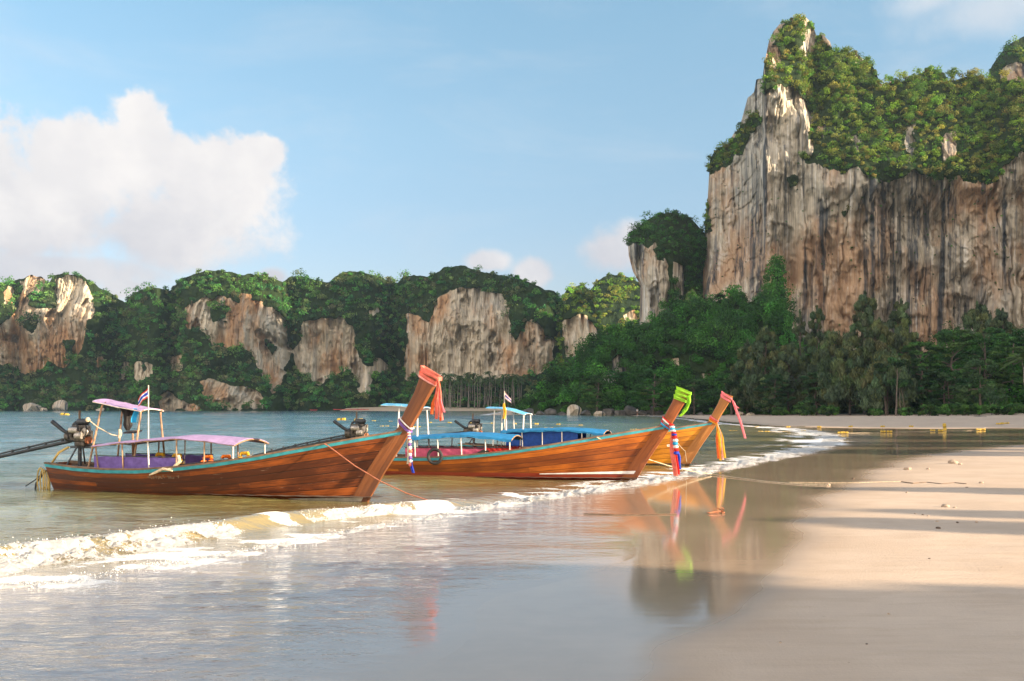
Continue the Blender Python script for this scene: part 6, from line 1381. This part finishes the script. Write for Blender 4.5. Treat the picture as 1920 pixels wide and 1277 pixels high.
def person(px, py, label, shirt, legs, sit=False, face=0.0, d=None, hair=(0.02, 0.015, 0.012)):
    p_ = at(px, py); root = empty('person', tuple(p_), face); tag(root, label, 'person')
    if not sit:
        J = {'pel': (0, 0, .95), 'sp': (0, 0, 1.2), 'ch': (0, .01, 1.38), 'nk': (0, 0, 1.50), 'hd': (0, 0, 1.60), 'tp': (0, 0, 1.74), 'ls': (-.18, 0, 1.42), 'le': (-.23, .03, 1.14), 'lh': (-.22, -.06, .90), 'rs': (.18, 0, 1.42), 'rel': (.24, .02, 1.14), 'rh': (.22, -.07, .90), 'lk': (-.11, -.02, .5), 'la': (-.12, .03, .09), 'lt': (-.12, -.14, .03), 'rk': (.11, -.06, .5), 'ra': (.12, .06, .09), 'rt': (.12, -.10, .03)}
    else:
        J = {'pel': (0, 0, .14), 'sp': (0, .03, .38), 'ch': (0, .03, .58), 'nk': (0, .0, .70), 'hd': (0, -.02, .80), 'tp': (0, -.02, .94), 'ls': (-.18, .02, .60), 'le': (-.25, -.12, .40), 'lh': (-.15, -.34, .42), 'rs': (.18, .02, .60), 'rel': (.25, -.12, .40), 'rh': (.15, -.34, .42), 'lk': (-.12, -.38, .46), 'la': (-.12, -.52, .07), 'lt': (-.12, -.68, .04), 'rk': (.12, -.38, .46), 'ra': (.12, -.52, .07), 'rt': (.12, -.68, .04)}
    Rr = {'pel': .15, 'sp': .13, 'ch': .15, 'nk': .055, 'hd': .095, 'tp': .085, 'ls': .065, 'le': .045, 'lh': .04, 'rs': .065, 'rel': .045, 'rh': .04, 'lk': .065, 'la': .045, 'lt': .035, 'rk': .065, 'ra': .045, 'rt': .035}
    E = [('pel', 'sp'), ('sp', 'ch'), ('ch', 'nk'), ('nk', 'hd'), ('hd', 'tp'), ('ch', 'ls'), ('ls', 'le'), ('le', 'lh'), ('ch', 'rs'), ('rs', 'rel'), ('rel', 'rh'), ('pel', 'lk'), ('lk', 'la'), ('la', 'lt'), ('pel', 'rk'), ('rk', 'ra'), ('ra', 'rt')]
    ks = list(J)
    def skin(name, keys, grow, mat):
        kk = [k for k in ks if k in keys]; me = bpy.data.meshes.new(name); me.from_pydata([J[k] for k in kk], [(kk.index(a), kk.index(b_)) for a, b_ in E if a in kk and b_ in kk], []); o = bpy.data.objects.new(name, me); COL.objects.link(o); o.parent = root
        mo = o.modifiers.new('s', 'SKIN'); o.modifiers.new('u', 'SUBSURF').levels = 1; o.modifiers['u'].render_levels = 2
        for i, k in enumerate(kk): r_ = Rr[k] + grow; me.skin_vertices[0].data[i].radius = (r_, r_ * (.75 if k in ('pel', 'sp', 'ch') else 1))
        me.skin_vertices[0].data[0].use_root = True; me.materials.append(mat); return o
    skin('body', ks, 0, simple('skin', (0.42, 0.24, 0.16), .6))
    skin('shirt', ['pel', 'sp', 'ch', 'ls', 'rs', 'le', 'rel'], .018, simple('shirt', shirt, .8)); skin('shorts', ['pel', 'lk', 'rk'], .022, simple('shorts', legs, .8))
    mb = MB(); h_ = Vector(J['tp']); mb.lathe([(.02, .06), (.075, .04), (.10, -.02), (.095, -.09), (.06, -.14)], h_ + Vector((0, .018, 0)), 'z', 12); mb.build('hair', simple('hair', hair, .7), root)
    return root
person(1195, 779, 'person in white standing at the water\'s edge below the dark boulders', (.75, .75, .75), (.05, .05, .06), face=.4)
person(1543, 775, 'person in a white top sitting on the sand below the pines', (.78, .78, .78), (.06, .07, .12), True, .5); person(1551, 775, 'person in dark clothes sitting beside the one in white', (.10, .08, .08), (.10, .08, .06), True, -.4); person(1592, 775, 'person in a pale top standing alone on the upper sand', (.6, .62, .65), (.25, .25, .28), face=-.6)
GREENB = simple('green_plastic', (0.02, 0.30, 0.20), .5)
for i, (px, py, lab) in enumerate([(1664, 771, 'green litter bin left of the bare trunks'), (1726, 771, 'green litter bin at the left end of the hedge'), (1917, 770, 'green litter bin at the right edge of the picture')]):
    p_ = at(px, py); root = empty('litter_bin', tuple(p_)); tag(root, lab, 'bin', 'green litter bins along the beach'); mb = MB(); mb.lathe([(.22, 0), (.26, .1), (.29, .75), (.30, .8)], (0, 0, 0), 'z', 14); mb.build('body', GREENB, root); mb = MB(); mb.lathe([(.31, .8), (.31, .86), (.22, .97), (.03, 1.0)], (0, 0, 0), 'z', 14); mb.build('lid', GREENB, root)
p_ = at(1616, 773); root = empty('wooden_frame', tuple(p_)); tag(root, 'simple wooden post frame standing in the shade at the beach edge', 'frame')
for x in (-.9, 1.0): mb = MB(); mb.tube([(x, 0, -.3), (x + .1, 0, 2.5)], .06, 7); mb.build('post', M['pale_bark'], root)
mb = MB(); mb.tube([(-1.2, 0, 1.6), (1.2, 0, 1.75)], .05, 7); mb.build('crossbar', M['pale_bark'], root)
for i, (px, py, h_, lab) in enumerate([(1594, 773, 1.7, 'white marker post on the upper sand'), (1500, 773, 1.3, 'thin wooden stake below the middle pines'), (1575, 773, 1.5, 'thin wooden stake left of the white post'), (1630, 773, 1.6, 'thin wooden stake right of the wooden frame')]):
    p_ = at(px, py); mb = MB(); mb.tube([(0, 0, -.3), (.05 * (i % 2), 0, h_ * .6), (.03, .02, h_)], [.06, .055, .045], 7); o = mb.build('post', PALE if i == 0 else M['pale_bark']); o.name = 'marker_post' if i == 0 else 'stake'; o.location = p_; tag(o, lab, 'post')
p_ = at(1838, 781); root = boulder(1838, p_.y, 24, 2.0, 'grey driftwood log lying on the upper sand at the right', 660, p_.z - .05, None, M['pale_bark']); root.name = 'driftwood'; root['category'] = 'driftwood'

# ------------------------------------------------------------------ haze: even air round camera and scene
mb = MB(); mb.box((0, 330, 147), (1400, 900, 310)); m = bpy.data.materials.new('haze'); m.use_nodes = True; n = N(m.node_tree); n.n.clear(); out = n.add('ShaderNodeOutputMaterial')
pv = n.add('ShaderNodeVolumePrincipled'); pv.inputs['Color'].default_value = (0.62, 0.84, 1.0, 1); pv.inputs['Density'].default_value = 0.00008; pv.inputs['Anisotropy'].default_value = 0.2
n.link(pv.outputs[0], out.inputs['Volume']); hz = mb.build('haze', m, None, False); tag(hz, 'thin bluish sea haze filling the air over the bay', 'haze', kind='stuff')
